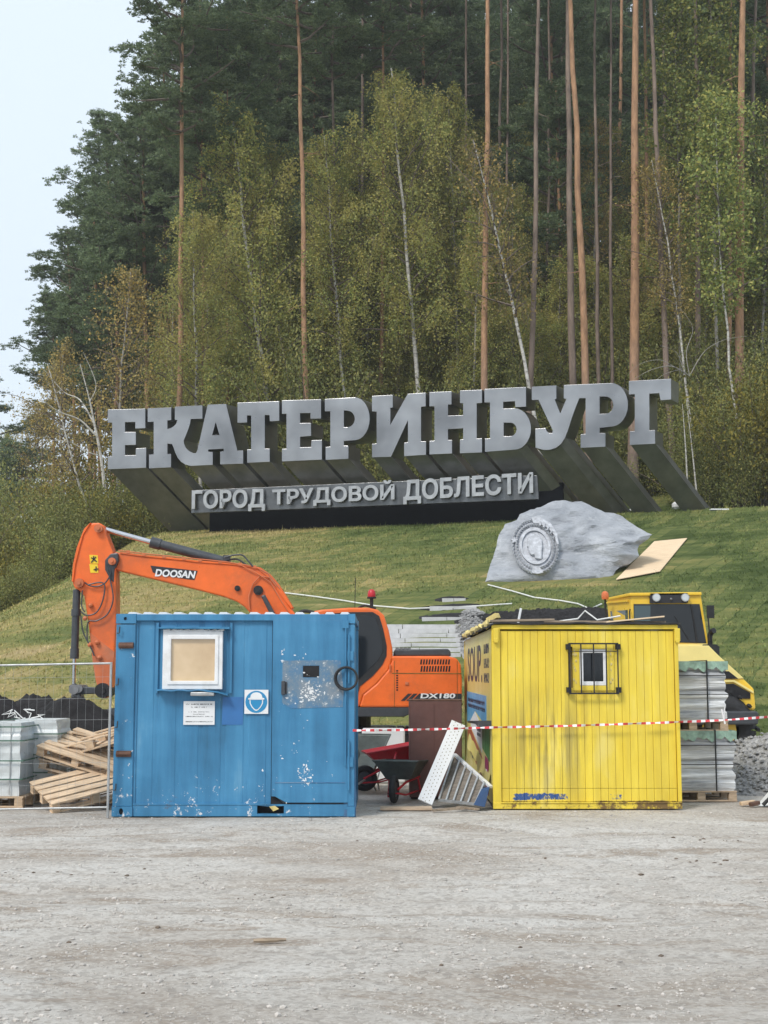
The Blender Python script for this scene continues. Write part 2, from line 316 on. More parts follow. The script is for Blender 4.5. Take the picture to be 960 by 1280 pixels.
# ------------------------------------------------------------------ mesh builder
def link(name, me, parent=None):
    o = bpy.data.objects.new(name, me); C.objects.link(o)
    if parent: o.parent = parent
    return o
def tag(o, label=None, cat=None, group=None, kind=None):
    if label: o['label'] = label
    if cat: o['category'] = cat
    if group: o['group'] = group
    if kind: o['kind'] = kind
    return o
def thing(name, label, cat, loc=(0, 0, 0), rz=0, group=None):
    o = bpy.data.objects.new(name, None); o.empty_display_size = .2; C.objects.link(o)
    o.location = loc; o.rotation_euler = (0, 0, rz)
    return tag(o, label, cat, group)
class MB:
    def __init__(s): s.v = []; s.f = []; s.mi = []
    def add(s, vs, fs, mi=0, T=None):
        b = len(s.v)
        s.v += [tuple(T @ Vector(v)) if T else tuple(v) for v in vs]
        s.f += [tuple(b + i for i in f) for f in fs]; s.mi += [mi] * len(fs); return s
    def box(s, x0, x1, y0, y1, z0, z1, mi=0, T=None):
        vs = [(x, y, z) for z in (z0, z1) for y in (y0, y1) for x in (x0, x1)]
        return s.add(vs, [(0, 2, 3, 1), (4, 5, 7, 6), (0, 1, 5, 4), (2, 6, 7, 3), (0, 4, 6, 2), (1, 3, 7, 5)], mi, T)
    def bar(s, a, b, w, h, up=(0, 0, 1), mi=0):
        a, b = Vector(a), Vector(b); d = (b - a).normalized(); u = Vector(up)
        r = d.cross(u)
        if r.length < 1e-4: r = d.cross(Vector((0, 1, 0)))
        r.normalize(); u = r.cross(d).normalized()
        vs = [p + r * (i * w / 2) + u * (j * h / 2) for p in (a, b) for j in (-1, 1) for i in (-1, 1)]
        return s.add(vs, [(0, 1, 3, 2), (4, 6, 7, 5), (0, 4, 5, 1), (2, 3, 7, 6), (0, 2, 6, 4), (1, 5, 7, 3)], mi)
    def tube(s, pts, rad, n=10, mi=0, cap=True):
        pts = [Vector(p) for p in pts]; rad = rad if isinstance(rad, (list, tuple)) else [rad] * len(pts)
        b = len(s.v); prev = None
        for i, p in enumerate(pts):
            d = (pts[min(i + 1, len(pts) - 1)] - pts[max(i - 1, 0)]).normalized()
            if prev is None:
                r = d.cross(Vector((0, 0, 1)))
                if r.length < .05: r = d.cross(Vector((0, 1, 0)))
            else: r = prev - d * prev.dot(d)
            r.normalize(); prev = r; u = d.cross(r)
            for k in range(n):
                a = 2 * math.pi * k / n; s.v.append(tuple(p + (r * math.cos(a) + u * math.sin(a)) * rad[i]))
        for i in range(len(pts) - 1):
            for k in range(n):
                s.f.append((b + i * n + k, b + i * n + (k + 1) % n, b + (i + 1) * n + (k + 1) % n, b + (i + 1) * n + k)); s.mi.append(mi)
        if cap:
            s.f.append(tuple(b + k for k in range(n))[::-1]); s.mi.append(mi)
            s.f.append(tuple(b + (len(pts) - 1) * n + k for k in range(n))); s.mi.append(mi)
        return s
    def cyl(s, a, b, r, n=20, mi=0, r2=None): return s.tube([a, b], [r, r if r2 is None else r2], n, mi)
    def ball(s, c, r, n=12, mi=0, sq=(1, 1, 1)):
        b = len(s.v); m = n // 2
        for i in range(m + 1):
            t = math.pi * i / m
            for k in range(n):
                a = 2 * math.pi * k / n
                s.v.append((c[0] + r * sq[0] * math.sin(t) * math.cos(a), c[1] + r * sq[1] * math.sin(t) * math.sin(a), c[2] + r * sq[2] * math.cos(t)))
        for i in range(m):
            for k in range(n):
                s.f.append((b + i * n + k, b + (i + 1) * n + k, b + (i + 1) * n + (k + 1) % n, b + i * n + (k + 1) % n)); s.mi.append(mi)
        return s
    def torus(s, c, R0, r, axis='y', n=28, m=8, mi=0):
        c = Vector(c); pts = []
        for i in range(n + 1):
            a = 2 * math.pi * i / n
            pts.append(c + Vector({'y': (math.cos(a), 0, math.sin(a)), 'x': (0, math.cos(a), math.sin(a)), 'z': (math.cos(a), math.sin(a), 0)}[axis]) * R0)
        return s.tube(pts, r, m, mi, False)
    def prism(s, outer, vec, fn=None, holes=(), mi=0, mis=None):
        """polygon (with holes) mapped by fn to 3-D, pushed by vec"""
        fn = fn or (lambda p: Vector(p)); vec = Vector(vec)
        loops = [outer] + list(holes)
        L3 = [[fn(p) for p in lp] for lp in loops]
        flat = [p for lp in L3 for p in lp]; n = len(flat); b = len(s.v)
        s.v += [tuple(p) for p in flat] + [tuple(p + vec) for p in flat]
        if holes:
            tr = tessellate_polygon(L3)
            fr = [tuple(t) for t in tr]
        else: fr = [tuple(range(n))]
        for t in fr:
            s.f.append(tuple(b + i for i in t)); s.mi.append(mi)
            s.f.append(tuple(b + n + i for i in reversed(t))); s.mi.append(mi)
        o = 0
        for lp in L3:
            k = len(lp)
            for i in range(k):
                j = (i + 1) % k
                s.f.append((b + o + i, b + o + j, b + n + o + j, b + n + o + i)); s.mi.append(mi if mis is None else mis)
            o += k
        return s
    def mesh(s, name, mats, smooth=False, fixn=False):
        me = bpy.data.meshes.new(name); me.from_pydata(s.v, [], s.f)
        for m in (mats if isinstance(mats, (list, tuple)) else [mats]): me.materials.append(M[m] if isinstance(m, str) else m)
        me.polygons.foreach_set('material_index', s.mi)
        if fixn:
            import bmesh
            bm = bmesh.new(); bm.from_mesh(me); bmesh.ops.recalc_face_normals(bm, faces=bm.faces); bm.to_mesh(me); bm.free()
        if smooth:
            me.shade_smooth(); me.set_sharp_from_angle(angle=R(38))
        me.update(); return me
    def build(s, name, mats, parent=None, smooth=False, bevel=0, fixn=True):
        o = link(name, s.mesh(name, mats, smooth, fixn), parent)
        if bevel:
            m = o.modifiers.new('bevel', 'BEVEL'); m.width = bevel; m.segments = 2; m.limit_method = 'ANGLE'; m.angle_limit = R(40)
        return o
def part(name, mat, parent, fn, **k):
    mb = MB(); fn(mb); return mb.build(name, mat, parent, **k)
def soup(name, V, mat, k=4, parent=None):
    """V: (n, k, 3) loose faces"""
    V = np.asarray(V, dtype=np.float32); n = V.shape[0]
    me = bpy.data.meshes.new(name); me.vertices.add(n * k); me.vertices.foreach_set('co', V.reshape(-1))
    me.loops.add(n * k); me.loops.foreach_set('vertex_index', np.arange(n * k, dtype=np.int32))
    me.polygons.add(n); me.polygons.foreach_set('loop_start', np.arange(0, n * k, k, dtype=np.int32))
    me.materials.append(M[mat]); me.update(calc_edges=True); me.validate(); return me
def text_mesh(body, size, depth=0, bold=0, sx=1.0):
    cu = bpy.data.curves.new('t', 'FONT'); cu.body = body; cu.size = size; cu.extrude = depth; cu.offset = bold; cu.resolution_u = 3
    cu.align_x = 'LEFT'
    ob = bpy.data.objects.new('t', cu); C.objects.link(ob)
    dg = bpy.context.evaluated_depsgraph_get(); me = bpy.data.meshes.new_from_object(ob.evaluated_get(dg))
    bpy.data.objects.remove(ob)
    return me
def text(name, body, mat, parent, o, ux, uz, width, height, depth=.01, bold=0.0):
    """text laid on the plane o + ux*width + uz*height, filling that box"""
    me = text_mesh(body, 1, .5, bold)
    co = np.empty(len(me.vertices) * 3, dtype=np.float32); me.vertices.foreach_get('co', co); co = co.reshape(-1, 3)
    lo, hi = co.min(0), co.max(0); q = (co - lo) / (hi - lo)
    ux, uz, o = Vector(ux).normalized(), Vector(uz).normalized(), Vector(o); nn = ux.cross(uz).normalized()
    out = np.array(o)[None] + q[:, :1] * np.array(ux)[None] * width + q[:, 1:2] * np.array(uz)[None] * height + q[:, 2:] * np.array(nn)[None] * depth
    me.vertices.foreach_set('co', out.astype(np.float32).reshape(-1)); me.materials.clear(); me.materials.append(M[mat]); me.update()
    return link(name, me, parent)
def copy_thing(root, label=None):
    r = root.copy(); C.objects.link(r)
    if label: r['label'] = label
    for ch in root.children:
        c = ch.copy(); C.objects.link(c); c.parent = r
        for g in ch.children:
            d = g.copy(); C.objects.link(d); d.parent = c
    return r

# ------------------------------------------------------------------ terrain
def interp(x, tab): return float(np.interp(x, [a for a, _ in tab], [b for _, b in tab]))
def crest_y(X): return 58.5 - (max(-16, min(24, X)) + 9.6) * .257
LAT = [(-45, .12), (-30, .2), (-20, .35), (-15.5, .54), (-13.9, .67), (-12.7, .8), (-10.8, .95), (-9.6, 1), (60, 1)]
def terrain(X, Y):
    yc = crest_y(X); H = 8.05 + .012 * max(-10, min(15, X))
    L = interp(X, LAT); t = (Y - 28) / (yc - 28)
    if t <= 0: z = t * 3
    elif t < 1: z = H * L * (t + .05 * math.sin(t * math.pi)); z += .06 * mnoise.noise(Vector((X * .5, Y * .5, 0)))
    else:
        z = H * L + (.02 * min(3.0, Y - yc) + .30 * max(0, Y - yc - 3)) * (.1 + .9 * L)
        z += .5 * mnoise.noise(Vector((X * .12, Y * .12, 3))) * min(1, (Y - yc) / 8)
    return z
def on_terrain(px, py, lift=0.0):
    Y = 28.0
    while Y < 90:
        p = P(px, py, Y)
        if p.z <= terrain(p.x, p.y): return Vector((p.x, p.y, terrain(p.x, p.y) + lift))
        Y += .05
    return P(px, py, 90)
def grid(name, xs, ys, fz, mat):
    nx, ny = len(xs), len(ys)
    v = [(x, y, fz(x, y)) for y in ys for x in xs]
    f = [(j * nx + i, j * nx + i + 1, (j + 1) * nx + i + 1, (j + 1) * nx + i) for j in range(ny - 1) for i in range(nx - 1)]
    me = bpy.data.meshes.new(name); me.from_pydata(v, [], f); me.materials.append(M[mat]); me.shade_smooth(); return link(name, me)
# wide sheet to the horizon
me = bpy.data.meshes.new('ground'); me.from_pydata([(-3000, -3000, -.35), (3000, -3000, -.35), (3000, 3000, -.35), (-3000, 3000, -.35)], [], [(0, 1, 2, 3)])
me.materials.append(M['forest_floor']); tag(link('ground', me), kind='structure')
def yard_z(x, y):
    e = min(1, max(0, (30 - abs(x)) / 4)) 
    r = .030 * mnoise.noise(Vector((x * .25, y * 1.1, 0))) + .014 * mnoise.noise(Vector((x * 1.1, y * 3.3, 5))) + .008 * mnoise.noise(Vector((x * 5, y * 9, 9)))
    # wheel ruts swinging across the yard
    for (cx, cy, rad, wd) in ((-14, 2, 19.0, .16), (-14, 2, 20.7, .16), (20, 30, 24.5, .2), (20, 30, 26.3, .2), (4, -16, 26.5, .14), (4, -16, 28.1, .14)):
        d = abs(math.hypot(x - cx, y - cy) - rad)
        if d < wd * 2: r -= .020 * math.exp(-(d / wd) ** 2) - .010 * math.exp(-((d - wd * 1.3) / (wd * .4)) ** 2)
    r *= (1 if y < 16.3 else .3)
    return (r - .012) * e
xs = list(np.linspace(-60, -9, 14)) + list(np.linspace(-8.6, 8.6, 173)) + list(np.linspace(9, 60, 14))
ys = list(np.linspace(-30, 4.5, 10)) + list(np.linspace(5, 20, 190)) + list(np.linspace(20.3, 34, 20))
o = grid('gravel_yard', xs, ys, yard_z, 'gravel_yard'); tag(o, kind='structure')
xs = list(np.linspace(-80, -24, 15)) + list(np.linspace(-23, 30, 160)) + list(np.linspace(33, 80, 12))
ys = list(np.linspace(26, 62, 110))
def mound_z(x, y): return terrain(x, y)
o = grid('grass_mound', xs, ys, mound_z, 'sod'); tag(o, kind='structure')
o = grid('forest_hill', list(np.linspace(-260, 260, 120)), list(np.linspace(60, 400, 80)), lambda x, y: terrain(x, min(y, 210)) + (.03 if y < 61.9 else 0) - (0.02 if y < 60.5 else 0), 'forest_floor'); tag(o, kind='structure')

# ------------------------------------------------------------------ the city sign on the crest
# face plane: left end 56.7 m away, right end 51 m away, upright
SA, SB = P(135, 585, 56.7), P(838, 554, 51.0)
SU = Vector((SB.x - SA.x, SB.y - SA.y, 0)).normalized(); SN = Vector((SU.y, -SU.x, 0))     # SN looks at the yard
CAMP = Vector((0, 0, EYE))
def on_plane(px, py, off=0.0):
    """point of the sign's face plane (pushed back by off) seen at (px, py)"""
    q = P(px, py, 50) - CAMP; o = SA - SN * off
    return CAMP + q * ((o - CAMP).dot(SN) / q.dot(SN))
def c1(L, ox=130, oy=490): return [(ox + x / 4.8, oy + y / 4.8) for x, y in L]
def c2(L): return c1(L, 310, 480)
def c3(L): return c1(L, 480, 470)
def c4(L): return c1(L, 660, 460)
def arc(cx, cy, rx, ry, a0, a1, n=10): return [(cx + rx * math.cos(R(a0 + (a1 - a0) * i / n)), cy + ry * math.sin(R(a0 + (a1 - a0) * i / n))) for i in range(n + 1)]
LET = [
 (c1([(22,105),(247,100),(247,218),(187,220),(187,181),(125,182),(125,240),(190,240),(190,318),(125,320),(125,380),(190,378),(190,338),(252,335),(252,456),(22,465),(22,388),(48,385),(48,185),(22,185)]), []),
 (c1([(262,98),(403,92),(403,168),(380,170),(380,222),(400,217),(420,205),(434,188),(440,168),(425,166),(425,88),(590,80),(590,160),(520,162),(516,190),(505,225),(491,260),(478,290),(480,312),(490,335),(505,350),(522,361),(540,368),(552,366),(560,350),(622,76),(732,72),(800,352),(835,350),(835,430),(697,434),(697,358),(718,356),(718,340),(625,345),(625,358),(652,360),(652,437),(520,443),(488,435),(462,418),(443,395),(428,365),(418,335),(408,312),(380,310),(380,372),(402,372),(402,452),(270,458),(270,376),(298,374),(298,178),(262,180)]), [c1([(670,180),(693,258),(648,260)])]),
 (c2([(-64,112),(187,103),(187,222),(130,225),(128,187),(100,187),(100,388),(130,388),(130,468),(-6,474),(-6,393),(18,392),(18,190),(-6,190),(-6,232),(-64,234)]), []),
 (c2([(203,98),(438,92),(438,208),(374,210),(374,175),(312,176),(312,235),(378,233),(378,312),(312,318),(312,380),(378,378),(380,338),(443,335),(443,455),(203,466),(203,390),(230,388),(230,180),(203,180)]), []),
 (c2([(460,90),(640,80)] + arc(640, 209, 90, 129, -80, 82, 12) + [(575,343),(575,370),(602,370),(602,450),(465,456),(465,378),(493,376),(493,165),(460,165)]), [c2([(575,160),(592,160)] + arc(592, 210, 48, 50, -80, 80, 8) + [(575,260)])]),
 (c3([(-73,120),(52,113),(52,190),(38,192),(38,292),(142,107),(250,100),(250,183),(222,186),(222,392),(252,392),(252,474),(120,482),(120,400),(143,398),(143,268),(42,486),(-73,489),(-73,408),(-45,405),(-45,215),(-73,213)]), []),
 (c3([(272,97),(405,92),(405,172),(384,172),(384,238),(474,235),(474,165),(455,163),(455,87),(588,82),(588,162),(556,165),(556,376),(588,374),(588,460),(455,465),(455,382),(474,380),(474,315),(384,320),(384,384),(408,384),(408,466),(272,472),(272,390),(302,388),(302,183),(272,183)]), []),
 (c3([(602,78),(852,65),(852,185),(788,188),(785,152),(715,156),(715,196),(780,193)] + arc(782, 318, 100, 125, -78, 76, 12) + [(790,442),(605,456),(605,376),(635,374),(635,160),(602,160)]), [c3([(718,280),(755,280)] + arc(755, 321, 40, 41, -75, 75, 6) + [(718,362)])]),
 (c4([(22,112),(170,104),(170,186),(160,188),(193,272),(230,185),(214,183),(214,102),(500,90)] + arc(500, 221, 100, 131, -80, 82, 12) + [(430,360),(430,390),(465,390),(465,473),(315,480),(315,398),(345,395),(345,182),(308,182),(285,240),(262,305),(240,375),(222,420),(200,455),(168,480),(130,492),(90,492),(45,480),(43,364),(105,360),(112,378),(125,390),(145,390),(148,375),(62,192),(22,193)]), [c4([(430,172),(465,172)] + arc(465, 223, 46, 51, -80, 80, 8) + [(430,275)])]),
 (c4([(605,78),(858,64),(858,190),(795,195),(787,152),(728,155),(728,374),(762,372),(762,456),(610,463),(610,380),(640,378),(640,158),(605,160)]), []),
]
DEPV = Vector((.47, .80, 0))                      # how the letters' bodies run back
LEGV = Vector((2.68, 1.85, -2.55))                # the legs slant right, back and down to the crest
sign = thing('city_sign', 'huge brushed steel three dimensional city name ЕКАТЕРИНБУРГ on slanting steel legs above the mound', 'sign', tuple(SA.xy) + (terrain(SA.x, SA.y + 1),))
bpy.context.view_layer.update()
SIN = Matrix.Translation(-Vector(sign.location))
def sbuild(mb, name, mat, **k):
    mb.v = [tuple(SIN @ Vector(v)) for v in mb.v]; return mb.build(name, mat, sign, **k)
# the first mesh of run-together letters is one part each
for outer, holes in LET:
    mb = MB(); mb.prism(outer, DEPV, lambda p: on_plane(p[0], p[1]), holes)
    sbuild(mb, 'letter', 'brushed_steel', bevel=.012)
feet = [(c1, 24, 251, 462, 454), (c1, 271, 401, 456, 450), (c1, 500, 651, 441, 436), (c1, 698, 834, 432, 429), (c2, -5, 129, 472, 467), (c2, 204, 442, 464, 454), (c2, 466, 601, 454, 449),
        (c3, -72, 40, 487, 485), (c3, 121, 251, 480, 473), (c3, 273, 407, 470, 465), (c3, 456, 587, 463, 459), (c3, 607, 800, 454, 440), (c3, 800, 850, 440, 410), (c4, 47, 190, 476, 462), (c4, 190, 225, 462, 420), (c4, 316, 464, 478, 472), (c4, 611, 761, 461, 455)]
for cf, xa, xb, ya, yb in feet:
    (ax, ay), (bx, by) = cf([(xa, ya - 5), (xb, yb - 5)])
    a, b = on_plane(ax, ay, .02), on_plane(bx, by, .02); e = DEPV * .96
    q = [a, b, b + e, a + e]; mb = MB()
    vs = q + [p + LEGV for p in q]
    for i in (4, 5, 6, 7): vs[i] = vs[i] + Vector((0, 0, -.25))
    mb.add(vs, [(0, 1, 2, 3), (7, 6, 5, 4), (0, 4, 5, 1), (1, 5, 6, 2), (2, 6, 7, 3), (3, 7, 4, 0)])
    sbuild(mb, 'leg', 'leg_steel')
# dark plinth wall behind the slogan panel
mb = MB(); a, b = on_plane(262, 640, 1.35), on_plane(704, 626, 1.35); 
za = terrain(a.x, a.y) - .5
mb.prism([(0, 0), (1, 0), (1, 1), (0, 1)], -SN * .5, lambda p: Vector((a.x + (b.x - a.x) * p[0], a.y + (b.y - a.y) * p[0], za + (9.35 - za) * p[1])))
sbuild(mb, 'plinth_wall', 'shade_black')
# slogan panel with proud letters
pan = [on_plane(*q, .32) for q in ((239, 641.5), (673.5, 624), (671.5, 594), (239, 613))]
mb = MB(); mb.prism([0, 1, 2, 3], -SN * .18, lambda i: pan[i]); sp = sbuild(mb, 'slogan_panel', 'panel_steel', bevel=.01)
def slog(word, x0, x1, ya, yb, yc, yd):
    a, b, c = on_plane(x0, ya, .12), on_plane(x1, yb, .12), on_plane(x0, yc, .12)
    ux = (b - a); uz = Vector((0, 0, 1))
    o = text('slogan_word', word, 'small_letter_steel', sp, a, ux, uz, ux.length, (c - a).length, -.14, .03)
    o.data.transform(Matrix.Translation(-Vector(sign.location))); return o
slog('ГОРОД', 239.5, 331, 640.5, 638.5, 613, 0)
slog('ТРУДОВОЙ', 340, 493, 634.6, 628, 607, 0)
slog('ДОБЛЕСТИ', 504, 666.5, 630.5, 621, 600, 0)

# ------------------------------------------------------------------ boulder with relief medal
RY = 41.9
rc = [(607,727),(611,712),(618,690),(624,668),(632,655),(646,650),(650,643),(663,637),(676,634),(690,627),(703,625),(716,627),(728,626),(742,633),(757,640),(768,641),(778,645),(792,655),(806,664),(815,668),(810,674),(800,680),(797,688),(799,695),(790,703),(776,708),(770,713),(765,722),(755,727),(735,729),(700,730),(660,731),(630,732)]
def boulder():
    mb = MB(); cen = Vector((700, 690, 0)); rings = 16; n = len(rc) * 3
    out = []
    for i in range(len(rc)):
        a, b = Vector((*rc[i], 0)), Vector((*rc[(i + 1) % len(rc)], 0))
        for k in range(3):
            p = a.lerp(b, k / 3); w = mnoise.noise(Vector((p.x * .23, p.y * .23, 2))) * 1.3; out.append(p + (p - cen).normalized() * w)
    vs = []
    for j in range(rings):                       # front: flat leaning face with ridges
        t = j / (rings - 1)
        for i, p in enumerate(out):
            q = cen.lerp(p, .04 + .96 * t)
            ht = (732 - q.y) / 107
            depth = RY - .15 + ht * 1.7 + (t ** 5) * .35
            w = P(q.x, q.y, depth)
            m = mnoise.fractal(Vector((w.x * .9, w.z * 1.3, 4)), .8, 2.2, 5)
            r2 = abs(mnoise.noise(Vector((w.x * .55 + w.z * .5, w.z * 1.6 - w.x * .5, 8))))
            r3 = abs(mnoise.noise(Vector((w.x * 1.7 + w.z, w.z * 2.6 - w.x, 3)))); vs.append(w + Vector((0, -.15 * m + .30 * r2 + .07 * r3, 0)) * (1 - t ** 6 * .5))
    for j in range(1, 4):                        # back
        t = j / 3
        for i, p in enumerate(out):
            q = p.lerp(cen, t * t * .55); w = P(q.x, q.y, RY + 1.0 + (732 - q.y) / 107 * .9); w.y += 2.2 * t; w.z -= .3 * t
            vs.append(w + Vector((0, 0, .12 * mnoise.noise(w))))
    fs = []; R_ = rings + 3
    for j in range(R_ - 1):
        for i in range(n):
            k = (i + 1) % n; fs.append((j * n + i, j * n + k, (j + 1) * n + k, (j + 1) * n + i))
    fs.append(tuple(range(n))); fs.append(tuple((R_ - 1) * n + i for i in range(n))[::-1])
    return mb.add(vs, fs)
bo = thing('boulder', 'large pale grey flat-faced boulder on the grass slope below the sign', 'boulder', tuple(P(707, 731, RY)))
INV = Matrix.Translation(-Vector(bo.location))
mb = boulder(); mb.v = [tuple(INV @ Vector(v)) for v in mb.v]; mb.build('stone', 'rock', bo).data.set_sharp_from_angle(angle=R(25))
md = thing('relief_medal', 'oval dark metal medal relief with wreath and profile head mounted on the boulder', 'medal', tuple(P(669, 686, RY)))
mc = P(669, 686, RY + .62); MX = Vector((.97, -.12, 0)).normalized(); MZ = Vector((0, .5, .87)).normalized(); MNN = MX.cross(MZ)
def mp(u, v, w=0): return mc - Vector(md.location) + MX * u * .73 + MZ * v * 1.06 + MNN * w
MNN = MNN if MNN.y < 0 else -MNN
def disc(r0, r1, w0, w1, n=40):
    mb = MB(); 
    for i in range(n):
        a, b = 2 * math.pi * i / n, 2 * math.pi * (i + 1) / n
        q = [mp(r * math.cos(t), r * math.sin(t), w) for t in (a, b) for r in (r0, r1) for w in (w0, w1)]
        mb.add(q, [(0, 1, 3, 2), (4, 6, 7, 5), (1, 5, 7, 3), (0, 2, 6, 4), (2, 3, 7, 6), (0, 4, 5, 1)])
    return mb
disc(0.001, .95, -.5, .10).build('disc', 'medal_metal', md)
disc(.56, .66, .10, .17).build('inner_ring', 'medal_metal', md)
mb = MB()
for i in range(44):                              # ears of the wreath
    a = R(-75 + 330 * i / 44 + 0); t = Vector((math.cos(a), math.sin(a)))
    for rr, da in ((.74, 0), (.9, .07)):
        a2 = a + da; c = Vector((math.cos(a2), math.sin(a2))); tt = Vector((-c.y, c.x))
        p0 = c * rr - tt * .05; p1 = c * (rr + .1) + tt * .09
        mb.tube([mp(p0.x, p0.y, .1), mp((p0.x + p1.x) / 2, (p0.y + p1.y) / 2, .17), mp(p1.x, p1.y, .12)], [.02, .045, .012], 5)
mb.build('wreath', 'medal_metal', md, smooth=True)
hp = [(-.30,.10),(-.36,-.02),(-.28,-.06),(-.30,-.14),(-.26,-.20),(-.27,-.28),(-.16,-.34),(-.06,-.32),(-.04,-.46),(.24,-.5),(.26,-.25),(.32,-.02),(.32,.2),(.2,.38),(.0,.44),(-.18,.4),(-.28,.26)]
mb = MB(); mb.prism(hp, MNN * .11, lambda p: mp(p[0], p[1], .09)); mb.build('profile_head', 'medal_metal', md, bevel=.03)
mb = MB(); st = [(( .17 if i % 2 else .075) * math.cos(R(90 + 36 * i + 36)) - .86, (.13 if i % 2 else .06) * math.sin(R(90 + 36 * i + 36)) + .18) for i in range(10)]
mb.prism(st, MNN * .12, lambda p: mp(p[0], p[1], .1)); mb.build('star', 'medal_metal', md)
mb = MB(); fl = [(-.05,.98),(.3,1.02),(.75,.8),(1.0,.4),(1.02,.0),(.93,.02),(.85,.35),(.6,.62),(.25,.78),(.0,.8)]
mb.prism(fl, MNN * .14, lambda p: mp(p[0], p[1], .08)); mb.build('banner', 'medal_metal', md, bevel=.02)
for k in range(5):
    a0 = .35 + k * .22
    mb = MB(); a = mp(.93 * math.cos(a0) , .9 * math.sin(a0), .23); b = mp(.78 * math.cos(a0 - .03), .74 * math.sin(a0 - .03), .23); mb.bar(a, b, .05, .04); mb.build('raised_glyph', 'medal_metal', md)

# plywood sheet on the slope right of the boulder
o4 = [on_terrain(*q, .05) for q in ((770, 727), (825, 717), (859, 675), (818, 679))]
mb = MB(); mb.add(o4 + [p + Vector((0, 0, .02)) for p in o4], [(0, 1, 2, 3), (7, 6, 5, 4), (0, 4, 5, 1), (1, 5, 6, 2), (2, 6, 7, 3), (3, 7, 4, 0)])
o = mb.build('plywood_sheet', 'plywood'); tag(o, 'pale plywood sheet lying on the grass slope right of the boulder', 'plywood')
# cords on the slope
for pts, lab in (([(330,741),(362,744),(395,748),(430,753),(470,760),(512,763),(560,762),(600,760),(640,757)], 'long pale cord lying across the grass behind the excavator'),
                 ([(610,733),(640,741),(668,749),(700,753),(722,757),(738,764),(752,757)], 'thin pale cord curling over the grass below the boulder')):
    pp = [on_terrain(*q, .05) for q in pts]; mb = MB(); mb.tube(pp, .022, 6); tag(mb.build('cord', 'white_cord'), lab, 'cord')
# debris at the feet of the sign
for k, (px, py, w, h, lab) in enumerate(((790, 637, .5, .08, 'flat white board lying in the grass under the sign legs'), (846, 634, .22, .2, 'small white bag on the crest beside the last sign leg'), (900, 636, .35, .05, 'pale scrap of board on the crest right of the sign'))):
    p = on_terrain(px, py + 2, .02); mb = MB(); mb.ball((p.x, p.y, p.z + h / 2), 1, 10, 0, (w, .2, h)) if k == 1 else mb.box(p.x - w, p.x + w, p.y, p.y + .3, p.z, p.z + h)
    tag(mb.build(('white_board', 'white_bag', 'board_scrap')[k], 'white_sheet'), lab, ('board', 'bag', 'board')[k])

# stone steps and heaps at the foot of the mound
stp = thing('stone_steps', 'broad flight of pale granite steps climbing the mound behind the excavator', 'steps', (1.1, 35, 0))
random.seed(4)
for i in range(7):
    z0 = 2.30 + i * .135; y0 = 34.6 + i * .40; mb = MB()
    x0 = -3.2; x1 = 1.95 + .02 * i - (.12 if i > 4 else 0)
    x = x0
    while x < x1:
        w = random.uniform(.9, 1.5); xe = min(x1, x + w)
        q = MB().box(x + .008, xe - .008, y0 + random.uniform(0, .015), y0 + .55, z0 - .12, z0 + random.uniform(0, .008)); q.v = [(a - 1.1, b - 35, c) for a, b, c in q.v]
        q.build('step_slab', 'granite', stp); x = xe
    q = MB().box(x0, x1 - .03, y0 + .05, y0 + .55, z0 - .6, z0 - .13); q.v = [(a - 1.1, b - 35, c) for a, b, c in q.v]; q.build('step_riser', 'stone_joint', stp)
for (x0, x1, y0, z0) in ((1.05, 2.45, 37.9, terrain(1.6, 37.9) + .10), (1.3, 2.65, 38.9, terrain(2, 38.9) + .10), (1.7, 2.4, 39.9, terrain(2, 39.9) + .10)):
    for x, xe in ((x0, (x0 + x1) / 2), ((x0 + x1) / 2, x1)):
        q = MB().box(x + .008, xe - .008, y0, y0 + .7, z0 - .13, z0); q.v = [(a - 1.1, b - 35, c) for a, b, c in q.v]; q.build('step_slab', 'granite', stp)
def soilbed():
    for k, (cx, cy, rx, ry) in enumerate(((1.75, 38.25, .85, .32), (1.9, 39.2, .95, .34), (2.0, 40.2, .55, .3))):
        heap('soil_bed', cx, cy, rx, ry, .07, 'black_soil', .03, 'black earth round the upper granite steps', 'soil', 20 + k, lambda x, y: terrain(x, y), n=20)
def heap(name, cx, cy, rx, ry, h, mat, rough, label, cat, seed=0, zf=None, n=120, steep=1.3):
    rs = [i / n for i in range(n + 1)]
    vs = []; fs = []
    for j in range(n + 1):
        for i in range(n + 1):
            u, v = i / n * 2 - 1, j / n * 2 - 1; r = math.sqrt(u * u + v * v)
            x, y = cx + u * rx, cy + v * ry
            k = max(0, 1 - r ** steep)
            z = h * k * (1 + .45 * mnoise.noise(Vector((x * .9, y * .9, seed)))) + rough * (.6 * mnoise.fractal(Vector((x * 2.2, y * 2.2, seed)), .9, 2.1, 5) + .8 * mnoise.fractal(Vector((x * 6, y * 6, seed)), .6, 2.1, 4)) * min(1, k * 4)
            vs.append((x, y, (zf(x, y) if zf else 0) + (z if r < 1 else -.15)))
    for j in range(n):
        for i in range(n): fs.append((j * (n + 1) + i, j * (n + 1) + i + 1, (j + 1) * (n + 1) + i + 1, (j + 1) * (n + 1) + i))
    mb = MB().add(vs, fs); o = mb.build(name, mat, fixn=False); o.data.shade_smooth(); tag(o, label, cat, kind='stuff'); return vs
soilbed()
h1 = heap('stone_heap', 7.0, 21.6, 3.1, 1.9, .86, 'crushed_stone', .05, 'grey crushed stone heap at the right behind the wrapped pallets', 'heap', 3)
h2 = heap('stone_heap', 2.5, 36.1, .62, 2.9, .14, 'crushed_stone', .05, 'loose grey rubble beside the granite steps', 'heap', 5, lambda x, y: terrain(x, y))
